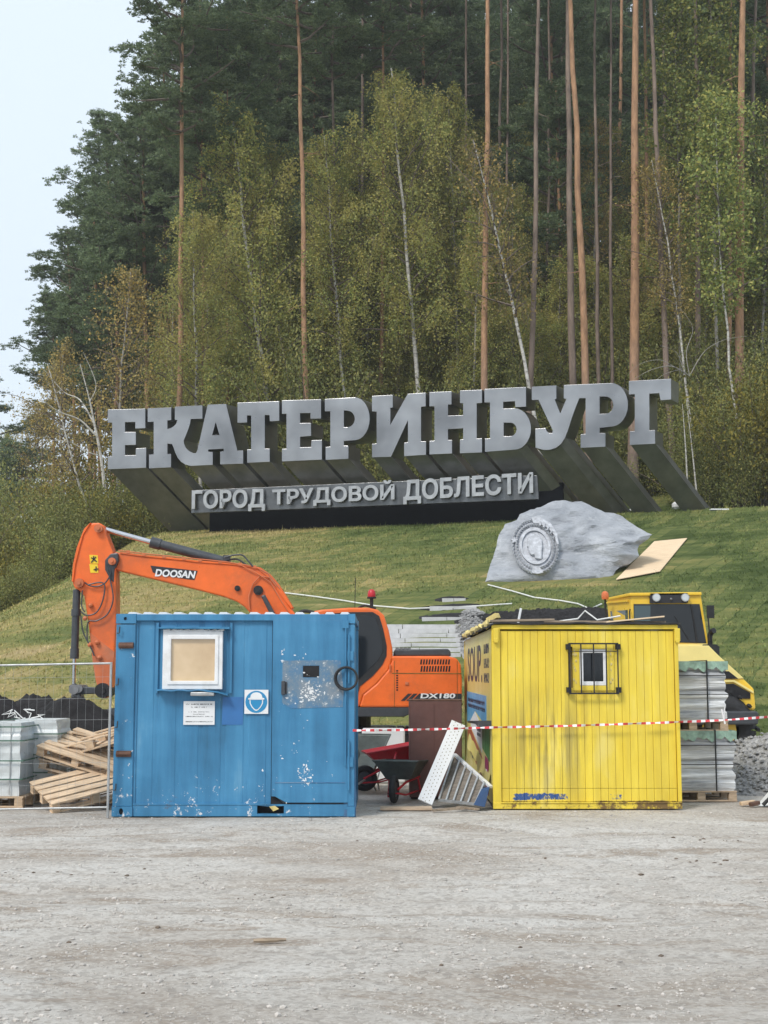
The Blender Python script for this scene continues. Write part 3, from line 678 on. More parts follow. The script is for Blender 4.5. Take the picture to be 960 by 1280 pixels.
heap('soil_heap', -6.6, 23.6, 3.7, 1.9, 1.35, 'black_soil', .11, 'heap of black topsoil behind the pallets at the left', 'heap', 11, steep=2.2)
heap('soil_heap', 4.6, 37.7, 2.7, .75, .22, 'black_soil', .10, 'strip of black soil on the slope behind the yellow cabin', 'heap', 13, lambda x, y: terrain(x, y), steep=1.8)

# stones: chips on the yard and on the heap
rng = np.random.default_rng(5)
def stones(name, pos, size, mat, label):
    ico = [(0, 0, 1), (.89, 0, .45), (.28, .85, .45), (-.72, .53, .45), (-.72, -.53, .45), (.28, -.85, .45), (.72, .53, -.45), (-.28, .85, -.45), (-.89, 0, -.45), (-.28, -.85, -.45), (.72, -.53, -.45), (0, 0, -1)]
    fi = [(0,1,2),(0,2,3),(0,3,4),(0,4,5),(0,5,1),(1,6,2),(2,7,3),(3,8,4),(4,9,5),(5,10,1),(6,7,2),(7,8,3),(8,9,4),(9,10,5),(10,6,1)]
    T = np.array(ico)[np.array(fi)]                                   # 15,3,3
    n = len(pos); J = 1 + rng.uniform(-.28, .28, (n, 12, 3)); V = np.array(ico)[None] * J
    V *= (size[:, None, None] * np.stack([rng.uniform(.7, 1.4, n), rng.uniform(.7, 1.3, n), rng.uniform(.4, .8, n)], 1)[:, None, :])
    a = rng.uniform(0, 6.28, n); c, s = np.cos(a)[:, None], np.sin(a)[:, None]
    V = np.stack([V[..., 0] * c - V[..., 1] * s, V[..., 0] * s + V[..., 1] * c, V[..., 2]], -1) + pos[:, None, :]
    F = V[:, np.array(fi), :].reshape(-1, 3, 3)
    o = link(name, soup(name, F, mat, 3)); tag(o, label, None, kind='stuff'); return o
N1 = 20000
yy = 5.2 + 12.5 * rng.random(N1) ** 1.5; xx_ = (rng.random(N1) - .5) * yy * .66
zz = np.array([yard_z(a, b) for a, b in zip(xx_, yy)])
sz = .0035 + .014 * rng.random(N1) ** 6 + .0015 * yy / 8
m_ = np.array([mnoise.noise(Vector((a * .7, b * 2.2, 1))) for a, b in zip(xx_, yy)]) > -.12
stones('gravel_chips', np.stack([xx_, yy, zz + sz * .2], 1)[m_], sz[m_], 'stone_chip', 'loose gravel chips scattered over the yard')
hv = np.array(h1); hv = np.concatenate([hv[hv[:, 2] > .02], np.array([q for q in h2 if q[2] > terrain(q[0], q[1]) + .03])]); idx = rng.integers(0, len(hv), 11000)
hp_ = hv[idx] + rng.uniform(-.06, .06, (11000, 3)) * [1, 1, .1]
stones('heap_stones', hp_ + [0, 0, .012], .012 + .035 * rng.random(11000) ** 2, 'crushed_stone', 'angular crushed stones lying on the grey heap')

# dark clods and twigs pressed into the yard
nc = 80; cy_ = 6 + 10.5 * rng.random(nc); cx_ = (rng.random(nc) - .5) * cy_ * .6; grp = rng.random(nc) < .7; cl = np.array([(1.4, 11.6), (-.9, 11.0), (-3.1, 12.2), (2.9, 13.0), (-1.5, 9.8), (3.4, 14.6)]); gi = rng.integers(0, len(cl), nc)
cx_ = np.where(grp, cl[gi, 0] + rng.normal(0, .35, nc), cx_); cy_ = np.where(grp, cl[gi, 1] + rng.normal(0, .12, nc), cy_)
stones('soil_clods', np.stack([cx_, cy_, np.array([yard_z(a, b) for a, b in zip(cx_, cy_)])], 1), .006 + .02 * rng.random(nc) ** 2, 'clod_earth', 'dark earth clods scattered over the gravel yard')
# grass blades over the mound
NB = 130000
gx = rng.uniform(-19, 24, NB); gy = 27.8 + 33 * rng.random(NB) ** .9
gz = np.array([terrain(a, b) for a, b in zip(gx, gy)])
ok = gz > -.02
# not under the boulder, plywood or steps
ok &= ~((gx > 3.0) & (gx < 8.4) & (gy > 41.4) & (gy < 45)); ok &= ~((gx > -3.3) & (gx < 2.7) & (gy > 34) & (gy < 41)); ok &= ~((gx > 7.4) & (gx < 10.8) & (gy > 42.6) & (gy < 49.5))
gx, gy, gz = gx[ok], gy[ok], gz[ok]; n_ = len(gx)
h = rng.uniform(.03, .10, n_) * (1 + 1.5 * (rng.random(n_) > .985)); w = rng.uniform(.012, .028, n_); a = rng.uniform(0, 6.28, n_); lx = rng.normal(0, .03, n_); ly = rng.normal(0, .03, n_)
ba = np.stack([gx, gy, gz - .005], 1); d = np.stack([np.cos(a) * w, np.sin(a) * w, 0 * a], 1)
o = link('grass', soup('grass', np.stack([ba - d, ba + d, ba + np.stack([lx, ly, h], 1)], 1), 'grass_blades', 3)); tag(o, 'short grass growing on the sodded mound', None, kind='stuff')
# stick on the yard
mb = MB(); q = P(342, 1166, 9.0); g = lambda px: Vector(((px - 480) / 1700 * 9.05, 9.05 + (px - 340) * .001, .012))
mb.tube([g(322), g(334), g(348), g(361)], [.012, .017, .015, .009], 6); tag(mb.build('wood_stick', 'weathered_wood'), 'short brown stick of wood lying on the open gravel', 'stick')
# ------------------------------------------------------------------ blue site container (10 ft, long side to the yard)
def bx(px): return (px - 146) / 100.0
def bz(py): return (1016 - py) / 100.0
bc = thing('site_container', 'scuffed blue steel site container with white-framed window and door, standing at the left', 'container', (-3.34, 17.0, 0))
W, D, H = 2.98, 2.44, 2.48
mb = MB()                                           # wall panel, shallow corrugation
pts = []; x = .27
while x < 1.93:
    for dx, dy in ((0, 0), (.20, 0), (.215, .006), (.265, .006), (.28, 0)):
        if x + dx < 1.94: pts.append((x + dx, .045 + dy))
    x += .28
pts.append((1.945, .045))
mb.prism(pts + [(1.945, .09), (.27, .09)], (0, 0, 2.26), lambda p: Vector((p[0], p[1], .14))); mb.box(.24, .275, .03, .09, .14, 2.4); mb.build('front_wall', 'blue_paint', bc)
part('rear_wall', 'blue_paint', bc, lambda m: m.box(.02, W - .02, D - .06, D - .02, .1, H - .08))
def sidewall(xa):
    m = MB(); pts = []; y = .16
    while y < D - .2:
        for dy, dx in ((0, 0), (.07, 0), (.10, .035), (.17, .035), (.20, 0)): pts.append((xa + (dx if xa < 1 else -dx), y + dy))
        y += .2
    m.prism(pts + [(xa + (.06 if xa < 1 else -.06), y), (xa + (.06 if xa < 1 else -.06), .16)], (0, 0, 2.24), lambda p: Vector((p[0], p[1], .14))); return m
sidewall(.03).build('side_wall', 'blue_paint', bc); sidewall(W - .03).build('side_wall', 'blue_paint', bc)
m = MB(); pts = []; x = .12
while x < W - .16:                                   # corrugated roof, ridges peep over the rail
    for dx, dz in ((0, 0), (.03, .042), (.11, .042), (.15, 0)): pts.append((x + dx, H - .03 + dz))
    x += .19
pts = [(a, b + .012) for a, b in pts]
m.prism(pts + [(x, H - .07), (.12, H - .07)], (0, D - .1, 0), lambda p: Vector((p[0], .05, p[1]))); m.build('roof', 'white_sheet', bc)
for cx, w in ((0, .25), (W - .09, .09)):
    for cy in (0, D - .16):
        part('corner_post', 'worn_blue_paint' if cx == 0 else 'blue_paint', bc, lambda m: m.box(cx + .004, cx + w - .004, cy + .004, cy + .156, .12, H - .13), bevel=.008)
        for z0 in (0, H - .12):
            # castings with their oval holes
            hx = cx + .115 if cx == 0 else cx + .04; m = MB(); rx = .022 if z0 else .026; rz = .022 if z0 else .04
            out = [(cx, z0), (cx + w, z0), (cx + w, z0 + .12), (cx, z0 + .12)]
            hole = [(hx + rx * math.cos(R(30 * k)), z0 + .06 + rz * math.sin(R(30 * k))) for k in range(12)]
            m.prism(out, (0, .16, 0), lambda p: Vector((p[0], cy - .006, p[1])), [hole] if cx == 0 else []); m.build('corner_casting', 'worn_blue_paint', bc)
part('casting_void', 'dark_void', bc, lambda m: m.box(.02, .24, .02, .13, .01, .11).box(.02, .2, .05, .13, H - .11, H - .07))
part('top_rail', 'blue_paint', bc, lambda m: m.box(.25, W - .09, .0, .08, H - .085, H - .004).box(.25, W - .09, D - .08, D, H - .085, H - .004), bevel=.006)
part('side_rail', 'blue_paint', bc, lambda m: m.box(.0, .08, .16, D - .16, H - .08, H - .003).box(W - .08, W, .16, D - .16, H - .08, H - .003).box(0, .08, .16, D - .16, .01, .14).box(W - .08, W, .16, D - .16, .01, .14), bevel=.006)
m = MB(); fn = lambda p: Vector((p[0], .02, p[1]))
m.prism([(.25, .0), (W - .09, .0), (W - .09, .145), (.25, .145)], (0, .1, 0), fn, [[(1.78, .03), (2.11, .03), (2.11, .125), (1.93, .118), (1.78, .13)]]); m.build('bottom_rail', 'blue_paint', bc)
part('fork_pocket', 'dark_void', bc, lambda m: m.box(1.76, 2.13, .13, .8, .0, .14))
m = MB(); m.prism([(1.93, .118), (2.0, .128), (2.05, .09), (1.98, .06)], (0, .01, 0), lambda p: Vector((p[0], .012, p[1]))); m.build('torn_liner', 'torn_foam', bc)
part('floor', 'dark_void', bc, lambda m: m.box(.1, W - .1, .12, D - .1, .14, .18))
part('sill_lip', 'blue_paint', bc, lambda m: m.box(.25, 1.945, .012, .1, .138, .152))
# window
win = part('window', 'white_plastic', bc, lambda m: m.prism([(.59, 1.545), (1.335, 1.545), (1.335, 2.265), (.59, 2.27)], (0, .06, 0), lambda p: Vector((p[0], -.015, p[1])), [[(.69, 1.645), (1.245, 1.645), (1.245, 2.17), (.69, 2.17)]]), bevel=.008)
m = MB(); m.prism([(.655, 1.605), (1.285, 1.605), (1.285, 2.215), (.655, 2.215)], (0, .05, 0), lambda p: Vector((p[0], -.03, p[1])), [[(.695, 1.65), (1.24, 1.65), (1.24, 2.165), (.695, 2.165)]]); m.build('sash', 'white_plastic', win, bevel=.006)
m = MB(); m.box(.68, 1.25, .012, .02, 1.63, 2.18); m.build('pane', 'amber_blind', win)
# foam lumps squeezed round the frame
random.seed(2); m = MB()
for k in range(26):
    t = k / 25; m.ball((.62 + .7 * t, -.004, 2.275 + .006 * math.sin(k * 2.1)), random.uniform(.012, .024), 8, 0, (1.6, .6, .6))
for k in range(0): m.ball((.588, -.004, 1.57 + .05 * k), random.uniform(.008, .016), 8, 0, (.6, .6, 1.8)); m.ball((1.337, -.004, 1.57 + .05 * k), random.uniform(.006, .015), 8, 0, (.6, .6, 1.8))
m.build('sealing_foam', 'white_sheet', win, smooth=True)['kind'] = 'stuff'
part('drip_flap', 'blue_paint', bc, lambda m: m.prism([(.525, 2.31), (1.42, 2.31), (1.42, 2.29), (.525, 2.295)], (0, .12, 0), lambda p: Vector((p[0], -.07, p[1]))))
m = MB(); N_ = 14; vs = []
for i in range(N_ + 1):
    x = .53 + .88 * i / N_; z = 1.535 - (.05 * (i / N_ - .7) / .3 if i / N_ > .7 else 0) + .006 * math.sin(i * 1.7); vs += [(x, -.085, z - .01), (x, .05, z + .006), (x, -.085, z + .0), (x, .05, z + .016)]
m.add(vs, [q for i in range(N_) for q in ((4*i, 4*i+4, 4*i+5, 4*i+1), (4*i+2, 4*i+3, 4*i+7, 4*i+6), (4*i, 4*i+2, 4*i+6, 4*i+4))]); m.build('sill_flap', 'blue_paint', bc)
for xa, xb in ((.5, .53), (1.42, 1.45)): part('window_batten', 'blue_paint', bc, lambda m: m.box(xa, xb, .012, .05, 1.5, 2.37))
part('lamp_housing', 'galvanised', bc, lambda m: m.box(.95, 1.245, -.08, .05, 1.465, 1.515), bevel=.012)
# notice plate with its small unreadable print
nt = part('notice_plate', 'white_sheet', bc, lambda m: m.box(.855, 1.242, .028, .036, 1.11, 1.40))
random.seed(12); m = MB()
for z, x0, x1, hh in ((1.362, .885, 1.21, .014), (1.325, .95, 1.15, .014), (1.268, .92, 1.175, .009), (1.24, .975, 1.12, .009), (1.212, .885, 1.215, .010), (1.148, .88, 1.215, .011)):
    x = x0
    while x < x1:
        w = random.uniform(.006, .012)
        m.box(x, x + w * .35, .0265, .0285, z - hh / 2, z + hh / 2); m.box(x, x + w, .0265, .0285, z + hh * (.3 if random.random() < .5 else -.45), z + hh * (.5 if random.random() < .5 else -.2) )
        x += w + (.004 if random.random() < .86 else .02)
m.build('small_print', 'print_black', nt)
part('repaint_patch', 'fresh_blue_patch', bc, lambda m: m.prism([(1.33, 1.11), (1.59, 1.11), (1.6, 1.45), (1.34, 1.45)], (0, .004, 0), lambda p: Vector((p[0], .0405, p[1]))))
# hard-hat sign
hs = part('safety_sign', 'white_sheet', bc, lambda m: m.box(1.61, 1.905, .024, .034, 1.245, 1.54))
cx, cz = 1.757, 1.392; circ = lambda r, n=36, dx=0, dz=0, rz=None: [(cx + dx + r * math.cos(2 * math.pi * k / n), cz + dz + (rz or r) * math.sin(2 * math.pi * k / n)) for k in range(n)]
f3 = lambda y: (lambda p: Vector((p[0], y, p[1])))
m = MB(); m.prism(circ(.136), (0, .003, 0), f3(.0215)); m.build('blue_disc', 'sign_blue', hs)
jaw = lambda s, o=0: [(cx - .085 * s, cz + .03 + o), (cx - .082 * s, cz - .02), (cx - .055 * s, cz - .07 * s), (cx - .02 * s, cz - .105 * s), (cx, cz - .112 * s), (cx + .02 * s, cz - .105 * s), (cx + .055 * s, cz - .07 * s), (cx + .082 * s, cz - .02), (cx + .085 * s, cz + .03 + o)]
m = MB(); m.prism(jaw(1), (0, .003, 0), f3(.0185)); m.build('face_outline', 'white_sheet', hs)
m = MB(); m.prism([(cx + (a - cx) * .84, cz + (b - cz) * .84 - .001) for a, b in jaw(1)], (0, .003, 0), f3(.0155)); m.build('face_fill', 'sign_blue', hs)
m = MB(); m.prism([(cx - .10, cz + .028), (cx + .10, cz + .028), (cx + .1, cz + .045), (cx + .075, cz + .052), (cx + .068, cz + .085), (cx + .04, cz + .11), (cx, cz + .118), (cx - .04, cz + .11), (cx - .068, cz + .085), (cx - .075, cz + .052), (cx - .1, cz + .045)], (0, .003, 0), f3(.0125)); m.build('helmet', 'white_sheet', hs)
# door
m = MB(); m.prism([(1.955, .24), (2.0, .24), (2.14, .165), (2.9, .165), (2.9, 2.40), (1.955, 2.40)], (0, .045, 0), f3(.0)); dr = m.build('door', 'blue_paint', bc, bevel=.006)
part('door_jamb', 'dark_void', bc, lambda m: m.box(1.94, 2.92, .05, .09, .14, 2.41))
m = MB(); m.prism([(2.0, .25), (2.13, .165), (2.88, .17), (2.88, .152), (2.1, .155)], (0, .02, 0), f3(.035)); m.build('bent_bottom_edge', 'dark_grey_metal', dr)
m = MB(); m.box(2.0, 2.86, -.006, .002, .405, .412); m.build('door_seam', 'faded_blue', dr)
m = MB(); m.prism([(2.08, 1.9), (2.80, 1.905), (2.84, 1.5), (2.83, 1.33), (2.2, 1.31), (2.08, 1.38)], (0, .006, 0), f3(-.004), [[(2.33, 1.69), (2.54, 1.69), (2.54, 1.84), (2.33, 1.84)]]); m.build('scraped_plate', 'scraped_paint', dr)
m = MB(); m.box(2.335, 2.535, -.0035, .001, 1.695, 1.835); m.build('hatch_opening', 'dark_void', dr)
m = MB(); m.box(2.07, 2.115, -.05, .0, 1.48, 1.65).box(2.115, 2.14, -.02, 0, 1.49, 1.64); m.build('handle', 'dark_grey_metal', dr, bevel=.008)
random.seed(8); m = MB()
def chips(cx, cz, sx, sz, n, rmax, y):
    for k in range(n):
        x, z = random.gauss(cx, sx), random.gauss(cz, sz); r = rmax * random.random() ** 2.2 + .003; nn = random.randint(6, 10); el = random.uniform(.5, 1.6)
        m.prism([(x + r * el * random.uniform(.35, 1.2) * math.cos(2 * math.pi * q / nn), z + r / el * random.uniform(.35, 1.2) * math.sin(2 * math.pi * q / nn)) for q in range(nn)], (0, .002, 0), f3(y - .00003 * k))
chips(2.45, 1.50, .07, .055, 100, .017, -.0055); chips(2.32, 1.55, .16, .14, 40, .014, -.0055); chips(2.38, .50, .04, .065, 60, .017, -.0015); chips(2.25, .75, .15, .25, 18, .012, -.0015)
chips(2.06, 1.98, .03, .06, 8, .022, -.0015); chips(2.3, 1.93, .05, .04, 6, .02, -.0015)
m.build('bare_chips', 'white_sheet', dr)['kind'] = 'stuff'
for z in (1.92, .62): part('door_hinge', 'blue_paint', bc, lambda m: m.box(2.88, 2.96, -.02, .01, z - .02, z + .1).cyl((2.905, -.02, z - .3), (2.905, -.02, z + .3), .014, 10))
part('lock_rod', 'blue_paint', bc, lambda m: m.cyl((2.865, -.025, .62), (2.865, -.025, 2.3), .011, 10).box(2.82, 2.9, -.03, 0, 2.3, 2.4))
for z in (2.05, .72):
    part('hinge_plate', 'rusty_plate', bc, lambda m: m.box(.04, .225, -.02, .01, z, z + .075).cyl((.04, -.012, z + .0375), (.225, -.012, z + .0375), .03, 8), bevel=.006)
for z in (2.24, 1.6, 1.08, .32): part('post_hook', 'dark_grey_metal', bc, lambda m: m.tube([(0.02, -.01, z), (.05, -.04, z), (.055, -.045, z + .08)], .009, 6))
o = MB().torus((0, 0, 0), .138, .014, 'y').torus((.01, .02, .004), .130, .010, 'y').build('cable_ring', 'rubber', None, smooth=True); o.location = (-3.34 + 2.87, 16.94, bz(848)); tag(o, 'ring of black cable hanging on the edge of the blue container door', 'cable')
o = MB().bar((-.42, 17.05, -.01), (-.43, 17.12, 1.28), .15, .07, (0, 1, 0)).build('leaning_beam', 'faded_blue', None, bevel=.01); tag(o, 'weathered blue beam leaning upright against the right corner of the blue container', 'beam')

# ------------------------------------------------------------------ yellow cabin
yc = thing('site_cabin', 'dirty yellow plank-clad site cabin with barred window and printed side, right of the gap', 'cabin', (1.41, 17.9, 0))
W, D, H = 2.445, 6.06, 2.36
nP = 23; x0, x1 = .115, 2.39; pw = (x1 - x0) / nP; random.seed(3)
wx0, wx1, wz0, wz1 = 1.10, 1.56, 1.555, 2.09
for i in range(nP):
    xa, xb = x0 + i * pw + .0016, x0 + (i + 1) * pw - .0016; dy = random.uniform(0, .004)
    segs = [(.095, .262), (.266, 2.30)]
    m = MB()
    for za, zb in segs:
        if xb > wx0 and xa < wx1 and zb > 1:
            m.box(xa, xb, .03 + dy, .05 + dy, za, wz0); m.box(xa, xb, .03 + dy, .05 + dy, wz1, zb)
        else: m.box(xa, xb, .03 + dy, .05 + dy, za, zb)
    m.build('plank', 'yellow_paint', yc, bevel=.003)
part('backing', 'dark_ochre', yc, lambda m: m.prism([(.05, .08), (W - .05, .08), (W - .05, 2.3), (.05, 2.3)], (0, .02, 0), f3(.058), [[(wx0, wz0), (wx1, wz0), (wx1, wz1), (wx0, wz1)]]))
part('corner_post', 'yellow_paint', yc, lambda m: m.box(0, .112, .0, .12, .06, 2.32), bevel=.008)
part('corner_post', 'yellow_paint', yc, lambda m: m.box(W - .05, W, .0, .12, .06, 2.32), bevel=.008)
part('top_rail', 'yellow_paint', yc, lambda m: m.box(0, W, .004, .1, 2.32, 2.38), bevel=.008)
part('sill_beam', 'yellow_paint', yc, lambda m: m.box(0, W, -.006, .1, .005, .085).box(.1, W, -.02, .05, .078, .09), bevel=.006)
for x in (.02, W - .05): part('lifting_lug', 'yellow_paint', yc, lambda m: m.box(x, x + .07, -.05, 0, 2.16, 2.33).box(x + .01, x + .06, -.055, -.04, 2.14, 2.2), bevel=.008)
part('floor', 'dark_void', yc, lambda m: m.box(.05, W - .05, .1, D - .1, .06, .1))
part('right_wall', 'yellow_paint', yc, lambda m: m.box(W - .05, W - .01, .12, D, .06, 2.34))
part('rear_wall', 'yellow_paint', yc, lambda m: m.box(0.03, W - .05, D - .05, D, .06, 2.34))
part('rear_post', 'yellow_paint', yc, lambda m: m.box(-.005, .03, D - .1, D, .06, 2.32))
part('left_wall', 'yellow_banner', yc, lambda m: m.box(.0, .03, .121, D - .1, .06, 2.33))
ap = part('window_box', 'yellow_paint', yc, lambda m: m.prism([(1.06, 1.52), (1.60, 1.52), (1.60, 2.125), (1.06, 2.125)], (0, .04, 0), f3(.008), [[(1.15, 1.585), (1.51, 1.585), (1.51, 2.06), (1.15, 2.06)]]), bevel=.006)
wf = part('window', 'white_plastic', yc, lambda m: m.prism([(1.152, 1.587), (1.508, 1.587), (1.508, 2.058), (1.152, 2.058)], (0, .05, 0), f3(.015), [[(1.2, 1.64), (1.46, 1.64), (1.46, 2.01), (1.2, 2.01)]]), bevel=.006)
m = MB(); m.box(1.19, 1.47, .035, .04, 1.63, 2.02); m.build('pane', 'dark_glass', wf)
m = MB()
for k in range(30):
    a = random.random(); sx = 1.075 if k % 2 else 1.575
    m.ball((sx + random.uniform(-.012, .03) * (1 if k % 2 else -1), .004, 1.6 + .45 * a), random.uniform(.006, .014), 6, 0, (1, .4, 1.6))
m.build('sealing_foam', 'torn_foam', ap)['kind'] = 'stuff'
gr = part('window_grille', 'iron_black', yc, lambda m: m.bar((1.0, -.05, 2.13), (1.65, -.05, 2.13), .022, .02))
m = MB(); m.bar((1.0, -.05, 1.485), (1.65, -.05, 1.485), .022, .02); m.build('bottom_bar', 'iron_black', gr)
for x in (1.01, 1.16, 1.325, 1.49, 1.64):
    m = MB(); m.bar((x, -.058, 1.475), (x, -.058, 2.14), .016, .016, (0, 1, 0)); m.build('bar', 'iron_black', gr)
for x in (1.0, 1.65):
    for z in (1.53, 2.09): m = MB(); m.box(x - .03, x + .03, -.05, .035, z - .035, z + .035); m.build('bracket', 'iron_black', gr)
m = MB(); m.bar((1.02, -.045, 2.03), (1.63, -.045, 2.03), .01, .01); m.build('cross_wire', 'iron_black', gr)
# print on the left side: local x = 0 plane, y runs away from the yard
def sidepoly(name, mat, yz, lift, par=yc):
    m = MB(); m.prism(yz, (-.003, 0, 0), lambda p: Vector((-lift, p[0], p[1]))); return m.build(name, mat, par)
def yl(px): return 1.41 * 1700 / (px - 480) - 17.9
bn = sidepoly('banner', 'yellow_banner', [(.25, .42), (.25, 2.25), (D - .2, 2.25), (D - .2, 1.0), (3.6, .62), (2.2, .50), (1.1, .25)], .001)
text('lettering', 'SOUP.', 'print_navy', bn, (-.0045, 5.0, 1.62), (0, -1, 0), (0, 0, 1), 3.3, .55, .003, .01)
random.seed(31)
for z in (2.02, 1.82, 1.62):
    m = MB(); y = 1.35
    while y > .42:
        w = random.uniform(.06, .1); m.box(-.0065, -.004, y - w * .35, y, z, z + .13); m.box(-.0065, -.004, y - w, y, z + random.choice((0, .05, .11)), z + random.choice((.02, .07, .13)) + .0); y -= w + .03
    m.build('small_print', 'print_navy', bn)
sidepoly('blue_field', 'print_lightblue', [(5.3, 1.46), (.95, 1.44), (.95, 1.02), (1.6, 1.06), (3.3, 1.18), (4.4, 1.0), (5.3, .95)], .005, bn)
m = MB()
for z in (1.30, 1.21):
    y = 5.0
    while y > 1.2:
        w = random.uniform(.07, .12); m.box(-.0105, -.008, y - w * .35, y, z, z + .06); m.box(-.0105, -.008, y - w, y, z + random.choice((0, .03)), z + .045); y -= w + .03
m.build('small_print', 'print_navy', bn)
sidepoly('white_field', 'white_sheet', [(4.4, 1.0), (3.3, 1.17), (1.8, .98), (1.8, .62), (3.2, .78), (4.2, .88)], .0075, bn)
sidepoly('green_field', 'print_green', [(1.75, 1.08), (.4, 1.04), (.4, .58), (1.75, .70)], .009, bn)
sidepoly('red_field', 'print_red', [(5.2, .82), (4.2, .86), (3.1, .72), (1.8, .55), (1.8, .25), (3.4, .42), (5.2, .55)], .0045, bn)
sidepoly('magenta_field', 'print_magenta', [(1.2, .62), (.62, .60), (.62, .12), (1.2, .16)], .0115, bn)
m = MB(); m.prism([(1.02 - .2 * (i in (1, 2)), .32 + .13 * (i > 1)) for i in range(4)], (-.002, 0, 0), lambda p: Vector((-.015, p[0], p[1]))); m.build('small_emblem', 'white_sheet', bn)
m = MB()
for z in (.90, .83): 
    for k in range(5): m.box(-.0125, -.0108, 2.8 - k * .16 - .1, 2.8 - k * .16, z, z + .045)
for z in (.55, .49, .43):
    for k in range(7): m.box(-.0095, -.0078, 4.0 - k * .26 - .18, 4.0 - k * .26, z, z + .04)
m.build('small_print', 'print_navy', bn)
# film torn loose, hanging over the rack
m = MB(); vs = []; nn_ = 12
for i in range(nn_ + 1):
    t = i / nn_; y = 4.8 - 4.5 * t; zt = .62 - .36 * t + .02 * math.sin(i * 2.3); vs += [(-.008, y, zt + .16), (-.025 - .01 * math.sin(i * 1.3), y, zt + .06), (-.045 - .02 * math.sin(i), y - .02, zt - .02 - .03 * math.sin(i * 1.9))]
m.add(vs, [q for i in range(nn_) for q in ((3*i, 3*i+1, 3*i+4, 3*i+3), (3*i+1, 3*i+2, 3*i+5, 3*i+4))]); m.build('loose_film', 'yellow_banner', bn, smooth=True)
fl = part('shutter_flap', 'dark_grey_metal', yc, lambda m: (m.prism([(.15, 1.13), (.9, 1.10), (2.6, 1.05), (2.6, 1.02), (.9, 1.06), (.15, 1.02)], (-.16, 0, 0), lambda p: Vector((-.0, p[0], p[1])))))
# roof: tar paper with ragged edges, boards and scraps on top
m = MB(); vs = []; nx, ny = 26, 30
for j in range(ny + 1):
    for i in range(nx + 1):
        u, v = i / nx, j / ny; x = -.06 + (W + .1) * u; y = -.03 + (D + .05) * v
        e = (1 if i == 0 else 0); z = 2.385 + .02 * mnoise.noise(Vector((x * 3, y * 3, 0))) - (.05 + .05 * mnoise.noise(Vector((y * 5, 1, 1)))) * e
        vs.append((x - .02 * e * random.random(), y, z))
nb = len(vs); vs += [(a, b, c + .02) for a, b, c in vs]; idx = lambda i, j, t=0: t * nb + j * (nx + 1) + i
fs = [(idx(i, j, t), idx(i + 1, j, t), idx(i + 1, j + 1, t), idx(i, j + 1, t)) for t in (0, 1) for j in range(ny) for i in range(nx)]
fs += [(idx(i, 0), idx(i + 1, 0), idx(i + 1, 0, 1), idx(i, 0, 1)) for i in range(nx)] + [(idx(0, j), idx(0, j + 1), idx(0, j + 1, 1), idx(0, j, 1)) for j in range(ny)]
m.add(vs, fs); m.build('roofing_felt', 'tar_paper', yc, fixn=False)
random.seed(9)
for k in range(11):                                  # lumps of yellowed foam along the left eave
    y = .2 + k * .52 + random.uniform(-.15, .15); m = MB()
    m.ball((-.05, y, 2.39), 1, 8, 0, (random.uniform(.03, .06), random.uniform(.14, .28), random.uniform(.035, .065)))
    m.v = [(a, b, c + .03 * mnoise.noise(Vector((a * 20, b * 12, c * 20)))) for a, b, c in m.v]; m.build('foam_lump', 'torn_foam', yc, smooth=True)
yt = yc.location
def roofthing(name, mat, a, b, w, h, label, cat):
    o = MB().bar(Vector(a) + yt, Vector(b) + yt, w, h).build(name, mat, None, bevel=.004); tag(o, label, cat)
roofthing('roof_board', 'weathered_wood', (.0, .25, 2.435), (.85, .20, 2.45), .14, .03, 'grey plank lying on the left front of the yellow cabin roof', 'board')
roofthing('roof_board', 'weathered_wood', (.75, .5, 2.44), (2.35, .3, 2.42), .12, .028, 'longest plank lying along the yellow cabin roof', 'board')
roofthing('roof_board', 'plywood', (1.55, .25, 2.42), (2.30, .15, 2.49), .18, .02, 'warped pale board curling up on the right end of the yellow cabin roof', 'board')
roofthing('roof_board', 'torn_foam', (-.0, .5, 2.45), (.12, .4, 2.52), .09, .07, 'lump of yellowed foam on the left corner of the yellow cabin roof', 'foam')
roofthing('white_batten', 'white_sheet', (.40, .5, 2.42), (.44, .5, 2.62), .03, .03, 'short white batten standing on the yellow cabin roof', 'batten')
o = MB().tube([Vector(q) + yt for q in ((1.0, .9, 2.46), (1.25, .8, 2.49), (1.35, .8, 2.60), (1.5, .7, 2.47), (1.8, .6, 2.52))], .012, 6).build('hose', 'white_cord'); tag(o, 'pale thin hose tangled on the yellow cabin roof', 'hose')

